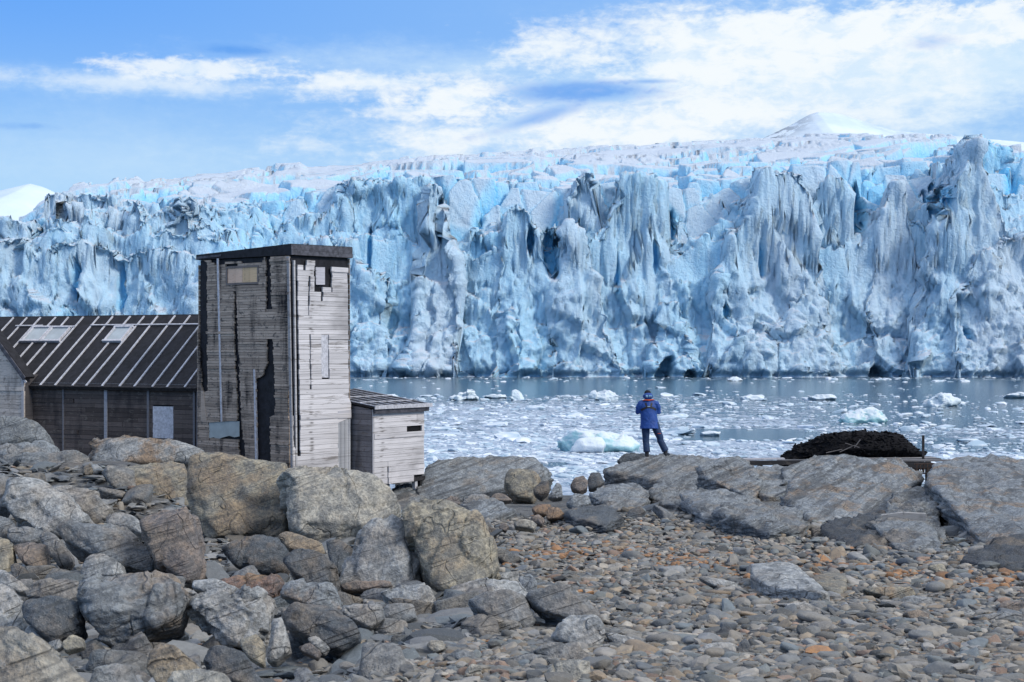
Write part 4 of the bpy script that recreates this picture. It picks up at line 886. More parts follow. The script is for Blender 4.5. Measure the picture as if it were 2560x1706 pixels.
def plain(name, col, rough=.8, var=.35, sc=9., bump=.4, spec=.3, metal=0.):
    m, q = mat(name); n1 = q.noise(q.pos, sc, 6, .65, .3)
    q.put(q.b['Base Color'], q.mix(q.ramp(n1, .3, .7), tuple(k * (1 - var) for k in col), tuple(min(1, k * (1 + var)) for k in col)))
    q.b['Roughness'].default_value = rough; q.b['Specular IOR Level'].default_value = spec; q.b['Metallic'].default_value = metal
    q.put(q.b['Normal'], q.bump(n1, bump, .02)); return m
M_tar = plain('tar_paper', (.014, .014, .018), .75, .5, 6., .7); M_trim = plain('pale_batten', (.50, .50, .54), .8, .25, 14.)
M_glass = plain('dusty_pane', (.36, .41, .44), .25, .12, 3., .05, .5); M_ply = plain('pale_panel', (.36, .40, .40), .7, .12, 3., .1)
M_dark = plain('dark_timber', (.03, .028, .03), .85, .5, 12.); M_fascia = plain('grey_tarred_board', (.075, .075, .09), .7, .5, 8., .6)
M_in = plain('painted_dark_interior', (.008, .008, .01), .95, .2)  # near-black colour on a solid core stands in for the unlit inside
class Mesh:
    def __init__(s): s.v = []; s.f = []; s.t = []; s.w = []
    def hexa(s, c8, tint=(.3, .3, .3), wear=0.):
        b = len(s.v); s.v += [tuple(k) for k in c8]; s.t += [tint] * 8; s.w += [wear] * 8
        s.f += [(b, b+3, b+2, b+1), (b+4, b+5, b+6, b+7), (b, b+1, b+5, b+4), (b+1, b+2, b+6, b+5), (b+2, b+3, b+7, b+6), (b+3, b, b+4, b+7)]
    def bar(s, a, b, up, w, h, tint=(.3, .3, .3), wear=0.):
        """beam from a to b; w across, h along 'up'"""
        a, b, up = (np.array(k, float) for k in (a, b, up)); d = b - a; d /= np.linalg.norm(d); sd = np.cross(d, up); sd /= np.linalg.norm(sd); up = np.cross(sd, d)
        o = [(-w/2, -h/2), (w/2, -h/2), (w/2, h/2), (-w/2, h/2)]
        s.hexa([a + sd * i + up * j for i, j in o] + [b + sd * i + up * j for i, j in o], tint, wear)
    def build(s, name, m, parent=None):
        V = np.array(s.v, float); loc = None
        me = bpy.data.meshes.new(name); me.from_pydata([tuple(k) for k in V], [], s.f)
        a = me.attributes.new('tint', 'FLOAT_COLOR', 'POINT'); a.data.foreach_set('color', np.concatenate([np.array(s.t, np.float32), np.ones((len(V), 1), np.float32)], 1).ravel())
        a = me.attributes.new('wear', 'FLOAT', 'POINT'); a.data.foreach_set('value', np.array(s.w, np.float32))
        bm = bmesh.new(); bm.from_mesh(me); bmesh.ops.recalc_face_normals(bm, faces=bm.faces); bm.to_mesh(me); bm.free()
        me.materials.append(m); o = bpy.data.objects.new(name, me); COL.objects.link(o)
        if parent is not None:
            o.parent = parent; bpy.context.view_layer.update() if False else None
            o.matrix_parent_inverse = Matrix.LocRotScale(parent.location, parent.rotation_euler, None).inverted() if parent.type == 'EMPTY' else Matrix.Identity(4)
        return o
E_ = (440, 580, 2.2394)
def epx(p): return (E_[0] + p[0] / E_[2], E_[1] + p[1] / E_[2])
def fpx(p): return (p[0] / 3.564, 560 + p[1] / 3.564)
class Face:
    """a plane patch with in-plane axes u (level) and v"""
    def __init__(s, A, U, V):
        s.A = np.array(A, float); s.U = np.array(U, float) / np.linalg.norm(U); V = np.array(V, float); V -= s.U * (V @ s.U); s.V = V / np.linalg.norm(V)
        s.N = np.cross(s.U, s.V)
        if s.N @ (np.array([0, 0, EYE]) - s.A) < 0: s.N = -s.N
    def uv(s, p):
        d = np.array([(p[0] - PX0) / F, 1, (PY0 - p[1]) / F]); c = np.array([0, 0, EYE]); t = ((s.A - c) @ s.N) / (d @ s.N); q = c + d * t - s.A
        return np.array([q @ s.U, q @ s.V])
    def p3(s, u, v, off=0.): return s.A + s.U * u + s.V * v + s.N * off
    def poly(s, mesh, uvs, o0, o1, tint=(.3,.3,.3), wear=0.):
        n = len(uvs); b = len(mesh.v)
        mesh.v += [tuple(s.p3(u, v, o0)) for u, v in uvs] + [tuple(s.p3(u, v, o1)) for u, v in uvs]
        mesh.t += [tint] * (2 * n); mesh.w += [wear] * (2 * n)
        mesh.f += [tuple(range(b, b + n)), tuple(range(b + 2 * n - 1, b + n - 1, -1))] + [(b + i, b + (i + 1) % n, b + n + (i + 1) % n, b + n + i) for i in range(n)]
    def rect(s, mesh, u0, u1, v0, v1, o0, o1, tint=(.3,.3,.3), wear=0.): s.poly(mesh, [(u0, v0), (u1, v0), (u1, v1), (u0, v1)], o0, o1, tint, wear)
def spans(u0, u1, v, holes):
    """[u0,u1] minus the stretches where the row at height v lies in a hole"""
    cut = []
    for h in holes:
        xs = []
        for i in range(len(h)):
            (a, b), (c, d) = h[i], h[(i + 1) % len(h)]
            if (b > v) != (d > v): xs.append(a + (v - b) / (d - b) * (c - a))
        xs.sort(); cut += list(zip(xs[::2], xs[1::2]))
    cut.sort(); out = []; a = u0
    for c, d in cut:
        if c > a: out.append((a, min(c, u1)))
        a = max(a, d)
    if a < u1: out.append((a, u1))
    return [(p, q) for p, q in out if q - p > .015]
def siding(face, u0, u1, v0, vtop, holes, colf, rowh, rs, parent, ragged=.02, name='wall', wear=.6, core=True, joints=2.2):
    """horizontal boards, each a little different, broken off where the wall is torn open"""
    mb = Mesh(); v = v0
    tp = vtop if callable(vtop) else (lambda u: vtop)
    vm_ = max(tp(u0), tp(u1), tp((u0 + u1) / 2))
    while v < vm_:
        h = rowh * rs.uniform(.9, 1.1)
        lo, hi = spans(u0, u1, v + .001, holes), spans(u0, u1, v + h - .008, holes)
        if len(lo) != len(hi) or any(min(p[1], q_[1]) - max(p[0], q_[0]) < .01 for p, q_ in zip(lo, hi)): lo = hi = spans(u0, u1, v + h / 2, holes)
        for (a, b), (a2, b2) in zip(lo, hi):
            x, x2 = a, a2
            while x < b - 1e-6:
                L_ = rs.uniform(.6, 1.6) * joints; e = x + L_; e2 = e
                if e > min(b, b2) - .25: e, e2 = b, b2
                j1 = rs.uniform(-ragged, ragged) if x > u0 + 1e-6 else 0; j2 = rs.uniform(-ragged, ragged) if e < u1 - 1e-6 else 0
                xs = (x + j1, e + j2, e2 + j2 + rs.uniform(-ragged, ragged) * .5 * (e < u1 - 1e-6), x2 + j1 + rs.uniform(-ragged, ragged) * .5 * (x > u0 + 1e-6))
                t0 = min(v + h - .006, tp(xs[0])); t1 = min(v + h - .006, tp(xs[1]))
                if max(t0, t1) > v + .01 and xs[1] > xs[0] + .004 and xs[2] > xs[3] + .004:
                    o = rs.uniform(0, .012) + (.02 if rs.random() < .04 else 0)
                    face.poly(mb, [(xs[0], v), (xs[1], v), (xs[2], max(t1, v + .002)), (xs[3], max(t0, v + .002))], o - .015, o + .024, colf(rs), wear)
                x, x2 = e + .004, e2 + .004
        v += h
    return mb.build(name, M_wood, parent)
rsb = np.random.default_rng(3)
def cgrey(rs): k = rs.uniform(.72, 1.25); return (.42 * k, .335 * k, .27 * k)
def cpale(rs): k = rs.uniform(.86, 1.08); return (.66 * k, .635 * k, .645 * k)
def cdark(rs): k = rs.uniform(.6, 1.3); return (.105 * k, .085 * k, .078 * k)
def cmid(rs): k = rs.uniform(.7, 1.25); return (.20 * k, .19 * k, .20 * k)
Zv = np.array([0, 0, 1.])
# ---- tower
TA = np.array([-4.97, 32., 0]); TB = np.array([-7.50, 34., 0]); u2 = np.array([.62, .785, 0]) / np.hypot(.62, .785); TC = TA + 1.87 * u2; TD = TB + TC - TA
tower = tag(empty('wooden_tower', TA), 'tall narrow weathered wooden tower with torn black strips and a boarded window', 'tower', 'old wooden station buildings')
fl = Face(TB, TA - TB, Zv); fr = Face(TA, TC - TA, Zv); LL = np.linalg.norm(TA - TB); LR = 1.87; zb = .5
zA = fl.uv((728, 640))[1]; zB = fl.uv((497, 652))[1]; zC = fr.uv((873, 645))[1]
def holes(face, L, conv=epx): return [[tuple(face.uv(conv(p))) for p in h] for h in L]
hl_ = holes(fl, [[(100,150),(178,165),(182,890),(152,900)], [(330,330),(342,330),(357,700),(371,1050),(388,1290),(360,1290),(347,1000),(332,640)], [(505,120),(531,120),(541,432),(508,440)],
   [(515,605),(548,605),(562,1025),(530,1030),(538,1400),(458,1400),(452,822),(485,810),(512,740)], [(360,1160),(390,1160),(390,1400),(360,1400)], [(200,150),(500,130),(500,160),(420,175),(330,165),(260,178),(200,178)],
   [(632,890),(655,890),(655,1245),(643,1245)], [(285,185),(468,185),(468,300),(285,300)], [(186,1060),(358,1060),(358,1160),(186,1160)]])
core = Mesh(); I = lambda p, k=.03: p
cc = (TA + TB + TC + TD) / 4
inn = [p + (cc - p) * .03 for p in (TA, TB, TD, TC)]
core.hexa([(p[0], p[1], zb) for p in inn] + [(p[0], p[1], z) for p, z in zip(inn, (zA, zB, zB - .05, zC))]); core.build('frame', M_tar, tower)
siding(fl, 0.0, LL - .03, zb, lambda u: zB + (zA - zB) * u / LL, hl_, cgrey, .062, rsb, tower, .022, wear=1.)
hr = holes(fr, [[(735,262),(748,256),(741,456),(734,456)], [(768,190),(780,196),(783,318),(818,322),(821,386),(807,386),(805,335),(771,340)], [(833,196),(860,208),(873,240),(869,326),(850,320),(834,292)],
   [(743,560),(749,560),(754,886),(745,886)], [(955,160),(990,160),(990,940),(964,940)], [(640,120),(990,120),(990,205),(930,203),(860,196),(775,196),(770,163),(730,163),(722,203),(690,196),(655,190)], [(640,180),(676,195),(694,1240),(680,1252),(655,1200)],
   [(778,196),(836,196),(836,298),(778,298)], [(806,574),(851,574),(853,818),(811,818)], [(902,1046),(990,1046),(990,1400),(906,1400)]])
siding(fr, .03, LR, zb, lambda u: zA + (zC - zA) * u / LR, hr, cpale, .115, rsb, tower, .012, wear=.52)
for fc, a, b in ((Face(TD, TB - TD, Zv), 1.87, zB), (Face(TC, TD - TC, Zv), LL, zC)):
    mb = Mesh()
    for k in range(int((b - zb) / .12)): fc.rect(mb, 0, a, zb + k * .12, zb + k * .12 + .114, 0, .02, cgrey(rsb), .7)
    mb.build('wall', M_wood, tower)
# roof slab with its deep black edge
mb = Mesh(); ov = .035; ul = (TA - TB) / LL
pts = [TA + ul * ov - u2 * ov, TC + ul * ov + u2 * ov, TD - ul * ov + u2 * ov, TB - ul * ov - u2 * ov]
zt = [fl.uv((728, 612))[1] + .02, fr.uv((876, 620))[1] + .02, fr.uv((876, 620))[1] - .12, fl.uv((494, 639))[1] + .01]
zl = [fl.uv((728, 638))[1], fr.uv((876, 646))[1], fr.uv((876, 646))[1] - .12, fl.uv((494, 650))[1]]
mb.hexa([(p[0], p[1], z) for p, z in zip(pts, zl)] + [(p[0], p[1], z) for p, z in zip(pts, zt)]); roof = mb.build('roof', M_tar, tower)
fR = Face(pts[0], pts[1] - pts[0], Zv); mb = Mesh(); wR = np.linalg.norm(pts[1] - pts[0])
fR.poly(mb, [(.0, zl[0] + .005), (wR, zl[1] + .005), (wR, zl[1] + .10), (0, zl[0] + .12)], .003, .022); fR.poly(mb, [(.0, zl[0] + .125), (wR, zl[1] + .105), (wR, zt[1] - .01), (0, zt[0] - .015)], .003, .014)
mb.build('fascia', M_fascia, roof)
fL = Face(pts[3], pts[0] - pts[3], Zv); mb = Mesh(); fL.poly(mb, [(.05, zl[3] + .015), (.9, zl[3] + .045), (.92, zl[3] + .09), (.05, zl[3] + .07)], .003, .016); mb.build('fascia', M_fascia, roof)
# boarded window and panels
def er(face, p): return [tuple(face.uv(epx(k))) for k in p]
a, b = er(fl, [(285,300),(468,185)]); mb = Mesh()
for i in range(4):
    u0 = a[0] + .05 + (b[0] - a[0] - .1) * i / 4; u1 = a[0] + .05 + (b[0] - a[0] - .1) * (i + 1) / 4 - .006; k = rsb.uniform(.9, 1.15); fl.rect(mb, u0, u1, a[1] + .04, b[1] - .04, .0, .016, ((.66, .47, .32)[0] * k, .46 * k, (.28 if i > 1 else .34) * k), .05)
win = mb.build('window', M_wood, tower); mb = Mesh()
for r_ in ((a[0], b[0], a[1], a[1] + .05), (a[0], b[0], b[1] - .05, b[1]), (a[0], a[0] + .05, a[1] + .052, b[1] - .052), (b[0] - .05, b[0], a[1] + .052, b[1] - .052)): fl.rect(mb, *r_, .002, .034, (.19, .165, .155), .3)
mb.build('window_frame', M_wood, win)
mb = Mesh(); fl.poly(mb, er(fl, [(187,1061),(357,1061),(357,1145),(330,1150),(300,1142),(260,1152),(235,1162),(215,1150),(187,1155)]), 0, .015); mb.build('panel', M_ply, tower)
mb = Mesh(); p_ = er(fl, [(237,150),(246,150),(267,1062),(259,1062)]); fl.poly(mb, p_, .03, .052); mb.build('batten', M_trim, tower)
mb = Mesh(); fl.poly(mb, er(fl, [(442,770),(450,772),(463,1400),(454,1400)]), .0, .05); mb.build('batten', M_trim, tower)
mb = Mesh(); fl.poly(mb, er(fl, [(146,890),(160,890),(178,1052),(178,1060),(146,1054)]), .01, .04, cgrey(rsb), .4); mb.build('corner_board', M_wood, tower)
mb = Mesh(); fl.poly(mb, er(fl, [(628,140),(641,140),(664,1400),(652,1400)]), .024, .05, (.36, .35, .36), .5); mb.build('corner_board', M_wood, tower)
mb = Mesh(); fr.poly(mb, er(fr, [(652,160),(660,160),(674,1400),(666,1400)]), .0, .045, (.5, .49, .5), .6); mb.build('corner_board', M_wood, tower)
mb = Mesh(); fr.poly(mb, er(fr, [(780,198),(832,198),(832,296),(782,296)]), 0, .012, (.50, .49, .53), .1); mb.build('window', M_wood, tower)
mb = Mesh(); fr.poly(mb, er(fr, [(808,576),(848,576),(851,816),(813,816)]), 0, .014); mb.build('panel', M_trim, tower)
mb = Mesh(); A_, B_ = er(fr, [(904,1340),(974,1048)])
for i in range(6):
    u0 = A_[0] + (B_[0] - A_[0]) * i / 6; k = rsb.uniform(.75, 1.1); fr.rect(mb, u0, u0 + (B_[0] - A_[0]) / 6 - .005, zb, B_[1], 0, .018 + .004 * (i % 2), (.42 * k, .43 * k, .46 * k), .2)
mb.build('door', M_wood, tower)
mb = Mesh(); fr.poly(mb, er(fr, [(902,1004),(974,996),(974,1044),(902,1046)]), .024, .042, (.5, .49, .52), .5); mb.build('board', M_wood, tower)
# ---- long shed
du = np.array([-4.94, 2.4, 0]); du /= np.linalg.norm(du); dv = np.array([-du[1], du[0], 0]) * -1.0
if dv[1] < 0: dv = -dv
R0 = np.array([(503 - PX0) / F * 34.45, 34.45, 0]); LS = 9.6; HW = 2.0
shed = tag(empty('long_shed', R0), 'long low dark wooden shed with a black roof and white battens', 'shed', 'old wooden station buildings')
fs = Face(R0 + du * LS, -du, Zv); ez = fs.uv((480, 962))[1]
rz = EYE + 82 / F * (R0 + dv * HW)[1]
wh = holes(fs, [[(383,1017),(436,1017),(436,1095),(383,1095)]], lambda p: p)
mb = Mesh(); c4 = [R0, R0 + du * LS, R0 + du * LS + dv * 2 * HW, R0 + dv * 2 * HW]; c4 = [p + (sum(c4) / 4 - p) * .01 for p in c4]
mb.hexa([(p[0], p[1], .5) for p in c4] + [(p[0], p[1], ez - .05) for p in c4]); mb.build('frame', M_in, shed)
siding(fs, 0, LS, .5, ez, wh, cdark, .11, rsb, shed, .02, wear=.6)
mb = Mesh(); A_, B_ = fs.uv((384, 1095)), fs.uv((435, 1017)); fs.rect(mb, A_[0], B_[0], A_[1], B_[1], 0, .03); mb.build('panel', M_trim, shed)
for x0_, x1_, lim in ((160, 163, 1), (264, 271, 1), (371, 376, 1), (486, 491, 1), (495, 499, 1)):
    mb = Mesh(); a = fs.uv((x0_, 980))[0]; b = fs.uv((x1_, 980))[0]; fs.rect(mb, a, b, .5, ez - .04, .032, .06, (.17, .17, .19) if x0_ != 264 else (.32, .33, .37), .3); mb.build('post', M_wood, shed)
mb = Mesh(); fs.rect(mb, 0, LS - .1, ez - .05, ez + .0, .031, .075); mb.build('eave_trim', M_trim, shed)
ovr = .16; slope = (rz - (ez + .06)) / HW
E0 = R0 - dv * ovr + Zv * (ez + .06 - slope * ovr); Vr = dv * 1. + Zv * slope; Ls = math.hypot(1, slope)
fro = Face(E0 + du * LS, -du, Vr); RL = (HW + ovr) * Ls
mb = Mesh(); fro.rect(mb, 0, LS, 0, RL, -.07, 0); broof = mb.build('roof', M_tar, shed)
Eb = R0 + dv * (2 * HW + ovr) + Zv * (ez + .06 - slope * ovr); fb = Face(Eb, du, -dv + Zv * slope); mb = Mesh(); fb.rect(mb, 0, LS, 0, RL - .02, -.07, 0); mb.build('roof', M_tar, shed)
for e in (R0, R0 + du * LS):
    mb = Mesh(); t8 = []
    for o in (0, .03): t8.append([e + du * (o if e is R0 else -o) + dv * k + Zv * z for k, z in ((0, ez - .05), (2 * HW, ez - .05), (HW, rz - .1))])
    b = 0; mb.v = [tuple(k) for k in t8[0] + t8[1]]; mb.t = [(.06, .055, .06)] * 6; mb.w = [.6] * 6; mb.f = [(0, 1, 2), (3, 5, 4), (0, 1, 4, 3), (1, 2, 5, 4), (2, 0, 3, 5)]; mb.build('gable', M_wood, shed)
sky1 = [fro.uv(fpx(p)) for p in ((195, 1060), (660, 925))]; 
nb = 16; edge0 = fro.uv(fpx((290, 1362)))[0]; edge1 = fro.uv(fpx((1565, 1370)))[0]; stp = (edge1 - edge0) / 9
sk = []
for quad in ([(185,1052),(345,1052),(475,930),(320,930)], [(360,1052),(510,1052),(655,930),(485,930)], [(915,1052),(1075,1052),(1190,928),(1050,928)]):
    Q = [fro.uv(fpx(p)) for p in quad]; sk.append((min(Q[0][0], Q[3][0]) * .5 + max(Q[0][0], Q[3][0]) * .5, max(Q[1][0], Q[2][0]) * .5 + min(Q[1][0], Q[2][0]) * .5, (Q[0][1] + Q[1][1]) / 2, (Q[2][1] + Q[3][1]) / 2))
for i in range(-5, 20):
    u = edge0 + stp * i + rsb.normal(0, .02)
    if not .05 < u < LS - .03: continue
    segs = [(0.0, RL - .01)]
    for (a, b, c, d_) in sk:
        if a - .03 < u < b + .03: segs = [(0., c - .05), (d_ + .06, RL - .01)]
    for v0, v1 in segs:
        mb = Mesh(); k_ = rsb.normal(0, .018); fro.poly(mb, [(u - .02, v0), (u + .022 + rsb.uniform(-.004, .012), v0), (u + .02 + k_, v1), (u - .018 + k_, v1)], .001, .028 + .004 * rsb.random())
        mb.build('batten', M_trim, shed)
vr = fro.uv(fpx((900, 925)))[1]; mb = Mesh()
for u0, u1, o in ((.02, 1.2, .02), (1.9, 2.9, .05), (3.0, 4.1, .0), (4.6, LS - .02, .05)): fro.rect(mb, u0, u1, vr + o, vr + o + .035, .034, .05)
mb.build('cross_batten', M_trim, shed)
mb = Mesh(); fro.rect(mb, .02, LS - .02, -.03, .012, -.09, .012); mb.build('eave_board', M_dark, shed)
for (a, b, c, d_) in sk:
    mb = Mesh(); fro.rect(mb, a + .03, b - .03, c + .03, d_ - .03, .0, .03); sky_l = mb.build('skylight', M_glass, shed)
    mb = Mesh()
    for r_ in ((a - .04, b + .04, c - .03, c + .03), (a - .04, b + .04, d_ - .025, d_ + .025), (a - .01, a + .03, c + .032, d_ - .027), (b - .03, b + .01, c + .032, d_ - .027)): fro.rect(mb, *r_, .002, .07)
    mb.build('skylight_frame', M_trim, sky_l)
# ---- white gable wing
G0 = np.array([(62 - PX0) / F * 36.5, 36.5, 0]); LG = 4.6
wing = tag(empty('gable_wing', G0), 'white-painted gable wall of a wooden building cut by the picture edge', 'building', 'old wooden station buildings')
fg = Face(G0 + du * LG, -du, Zv); gz = fg.uv((62, 935))[1]; gs = 1.02
top = lambda u: gz + gs * min(u, LG - u) if False else gz + gs * (LG - u if u > LG / 2 else u)
cwarm = lambda rs: tuple(np.array((.56, .50, .45)) * rs.uniform(.82, 1.1))
siding(fg, 0, LG, .5, gz, [], cwarm, .115, rsb, wing, .01, wear=.5)
mb = Mesh(); v = gz
while v < gz + gs * LG / 2 - .02:
    d0 = (v - gz) / gs; d1 = min((v + .112 - gz) / gs, LG / 2); fg.poly(mb, [(d0, v), (LG - d0, v), (LG - d1, v + .112), (d1, v + .112)], 0, .022, cwarm(rsb), .5); v += .115
mb.build('gable', M_wood, wing)
c4 = [G0, G0 + du * LG, G0 + du * LG + dv * .8, G0 + dv * .8]; mb = Mesh(); c4 = [p + (sum(c4) / 4 - p) * .01 for p in c4]; mb.hexa([(p[0], p[1], .5) for p in c4] + [(p[0], p[1], gz - .02) for p in c4], (.08, .075, .08), .6); mb.build('wall', M_wood, wing)
for sgn in (0, 1):
    e = G0 if sgn == 0 else G0 + du * LG; a = e - (du if sgn == 0 else -du) * .12 - dv * .12 + Zv * (gz - .12 * gs); U_ = dv; V_ = (du if sgn == 0 else -du) + Zv * gs
    fw = Face(a, U_, V_); mb = Mesh(); fw.rect(mb, 0, .30, 0, (LG / 2 + .12) * math.hypot(1, gs), .0, .07); rf_ = mb.build('roof', M_tar, wing)
    mb = Mesh(); b = e + Zv * (gz + .0) ; ap = G0 + du * LG / 2 + Zv * (gz + gs * LG / 2)
    s_ = (du if sgn == 0 else -du)
    mb.bar(b - s_ * .12 - dv * .135 + Zv * (-.12 * gs + .0), ap - dv * .135, -dv, .11, .03); mb.build('verge_board', M_fascia, rf_)
    mb = Mesh(); mb.bar(b - s_ * .10 - dv * .05 + Zv * (-.12 * gs - .10), ap - dv * .05 - Zv * .1, -dv, .05, .03); mb.build('verge_trim', M_trim, rf_)
mb = Mesh(); fg.rect(mb, LG - .07, LG + .01, .5, gz - .02, .024, .05, (.45, .44, .46), .4); mb.build('corner_board', M_wood, wing)
# ---- annex on stilts
NA = np.array([-3.25, 33.2, 0]); NE = NA + 1.76 * u2; nd = np.array([-u2[1], u2[0], 0]); ND = 2.42
annex = tag(empty('stilted_annex', NA), 'small pale wooden annex on stilts with a low sloping roof', 'shed', 'old wooden station buildings')
fa = Face(NA, NE - NA, Zv); fd = Face(NA + nd * ND, -nd, Zv); z0 = fa.uv((932, 1212))[1]; z1 = fa.uv((932, 1024))[1]; rise = .30
mb = Mesh(); c4 = [NA, NE, NE + nd * ND, NA + nd * ND]; c4 = [p + (sum(c4) / 4 - p) * .02 for p in c4]
mb.hexa([(p[0], p[1], z0 + .02) for p in c4] + [(p[0], p[1], z1 + (rise - .03 if k > 1 else -.01)) for k, p in enumerate(c4)]); mb.build('frame', M_in, annex)
ha = holes(fa, [[(1272,1108),(1310,1096),(1340,1085),(1362,1072),(1371,1072),(1371,1108)], [(1112,1008),(1140,1010),(1140,1018),(1112,1018)], [(1180,1290),(1184,1290),(1184,1400),(1180,1400)], [(1105,1425),(1210,1425),(1210,1395),(1385,1370),(1385,1500),(1105,1500)]])
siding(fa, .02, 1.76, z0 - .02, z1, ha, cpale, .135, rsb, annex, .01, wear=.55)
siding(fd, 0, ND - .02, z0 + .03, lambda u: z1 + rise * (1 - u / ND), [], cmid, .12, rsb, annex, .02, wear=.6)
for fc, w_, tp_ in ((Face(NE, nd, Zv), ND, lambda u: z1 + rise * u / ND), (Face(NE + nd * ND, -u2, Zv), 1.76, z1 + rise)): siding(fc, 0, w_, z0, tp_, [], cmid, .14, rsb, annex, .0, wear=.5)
mb = Mesh(); er0 = NA - u2 * .10 - nd * .16 + Zv * (z1 + .02); fro2 = Face(er0, u2, nd + Zv * rise / ND); RW = 1.76 + .22; RD = (ND + .2) * math.hypot(1, rise / ND)
fro2.rect(mb, 0, RW, 0, RD, 0, .05); ro2 = mb.build('roof', M_tar, annex)
for k in range(7):
    mb = Mesh(); u = .02 + k * (RW - .06) / 6; fro2.rect(mb, u, u + .03, .0, RD, .052, .07); mb.build('batten', M_trim, annex)
mb = Mesh()
for v0 in (.5, 1.3): fro2.rect(mb, 0, RW, v0, v0 + .03, .071, .085)
mb.build('cross_batten', M_trim, annex)
mb = Mesh(); fro2.rect(mb, -.01, RW + .01, -.025, -.003, -.01, .08); mb.build('eave_trim', M_trim, annex)
mb = Mesh(); fro2.rect(mb, .05, RW - .05, .02, .06, -.12, -.003); mb.build('fascia', M_fascia, annex)
mb = Mesh(); fa.rect(mb, -.03, .02, z0, z1, .0, .03, (.42, .41, .43), .6); mb.build('corner_board', M_wood, annex)
gz_ = .45
for px_, tnt, w_ in ((972, (.13, .14, .16), .13), (1043, (.55, .55, .58), .09), (1055, (.03, .03, .03), .06)):
    u = fa.uv((px_, 1220))[0]; mb = Mesh(); mb.bar(fa.p3(u, gz_, -.08), fa.p3(u, z0 + .02, -.08), fa.N, w_, .1, tnt, .3); mb.build('stilt', M_wood, annex)
for u in (.2, 1.5):
    mb = Mesh(); mb.bar(fa.p3(u, gz_, -2.2), fa.p3(u, z0, -2.2), fa.N, .12, .12, (.05, .05, .05), .3); mb.build('stilt', M_wood, annex)
mb = Mesh(); u = fa.uv((1000, 1210))[0]; mb.bar(fa.p3(u - .2, z0 + .0, -.06), fa.p3(1.84, z0 + .03, -.06), Zv, .12, .10); mb.build('sill_beam', M_dark, annex)
# ------------------------------------------------------------------ icebergs
m_, q = mat('berg_ice'); M_berg = m_
nz = q.sep(q.n('ShaderNodeNewGeometry').outputs['Normal'])[2]; n1 = q.noise(q.pos, 1.7, 5, .6, .4)
teal = q.m('MULTIPLY', q.attr('rust', 'Fac'), q.ramp(q.m('ADD', n1, q.m('MULTIPLY', nz, -.35)), .22, .5))
q.put(q.b['Base Color'], q.mix(teal, (.66, .73, .79), (.33, .58, .62))); q.b['Roughness'].default_value = .4
q.put(q.b['Normal'], q.bump(q.noise(q.pos, 5., 6, .65, .4), .6, .1))
def berg(pts, dist, label, teal, thick=.9, lump=1.2, **k):
    return rock('iceberg', 'f', pts, 'w', label, 'iceberg', dist=dist, material=M_berg, rust=teal, thick=thick, lump=lump, sink=.25, sub=5, **k)
b1 = berg([(1394,1107),(1420,1100),(1428,1088),(1470,1083),(1545,1088),(1580,1100),(1600,1118),(1580,1126),(1424,1130)], 60, 'largest drifting ice block, green-blue on one side, beside the person', .95)
lump_ = rock('ice_lump', 'f', [(1422,1128),(1440,1108),(1470,1098),(1500,1096),(1514,1112),(1505,1128)], 'w', None, None, dist=59.2, material=M_berg, rust=0., sub=4, lump=1.5)
lump_.parent = b1; lump_.location = Vector(lump_.location) - Vector(b1.location)
berg([(2095,1048),(2130,1040),(2165,1024),(2180,1022),(2195,1036),(2218,1052),(2200,1060),(2110,1058)], 83, 'drifting ice block with a turquoise heart, above the black mound', 1.)
berg([(2318,1010),(2330,998),(2350,990),(2372,996),(2395,1008),(2370,1018),(2330,1018)], 106, 'jagged white ice chunk out toward the picture edge', .2, lump=3)
berg([(1277,1000),(1279,980),(1290,976),(1302,982),(1310,1000),(1295,1004)], 119, 'small blocky ice chunk standing upright by open water', .25)
berg([(1470,1000),(1480,986),(1495,992),(1505,984),(1515,992),(1540,992),(1540,1001),(1500,1003)], 119, 'white ice chunk with two humps between the upright chunk and the person', .15, lump=3)
berg([(1125,1000),(1145,990),(1165,984),(1185,986),(1190,998),(1150,1003)], 119, 'low lumpy ice chunk nearest to the annex in open water', .2, lump=3)
berg([(1210,995),(1230,990),(1262,990),(1266,996),(1240,998)], 123, 'thin flat ice floe between two lumpy chunks', .1)
berg([(960,994),(970,988),(985,987),(996,993),(980,997)], 124, 'small rounded ice chunk just past the annex roof', .3)
berg([(1817,953),(1830,944),(1845,944),(1856,952),(1840,955)], 188, 'small white ice chunk far out below the ice cliff caves', .1)
berg([(2510,992),(2535,988),(2590,988),(2590,996),(2530,997)], 124, 'flat white floe cut by the picture edge', .1)
berg([(2020,996),(2045,990),(2085,992),(2090,1000),(2040,1003)], 119, 'low white floe straight above the turquoise-hearted block', .1)
berg([(1850,995),(1880,990),(1910,992),(1908,1003),(1860,1002)], 119, 'low wide white floe to one side of the photographer', .1)
berg([(1750,1084),(1775,1080),(1800,1083),(1795,1090),(1760,1090)], 71, 'small white floe in the dark tongue of water', .1)

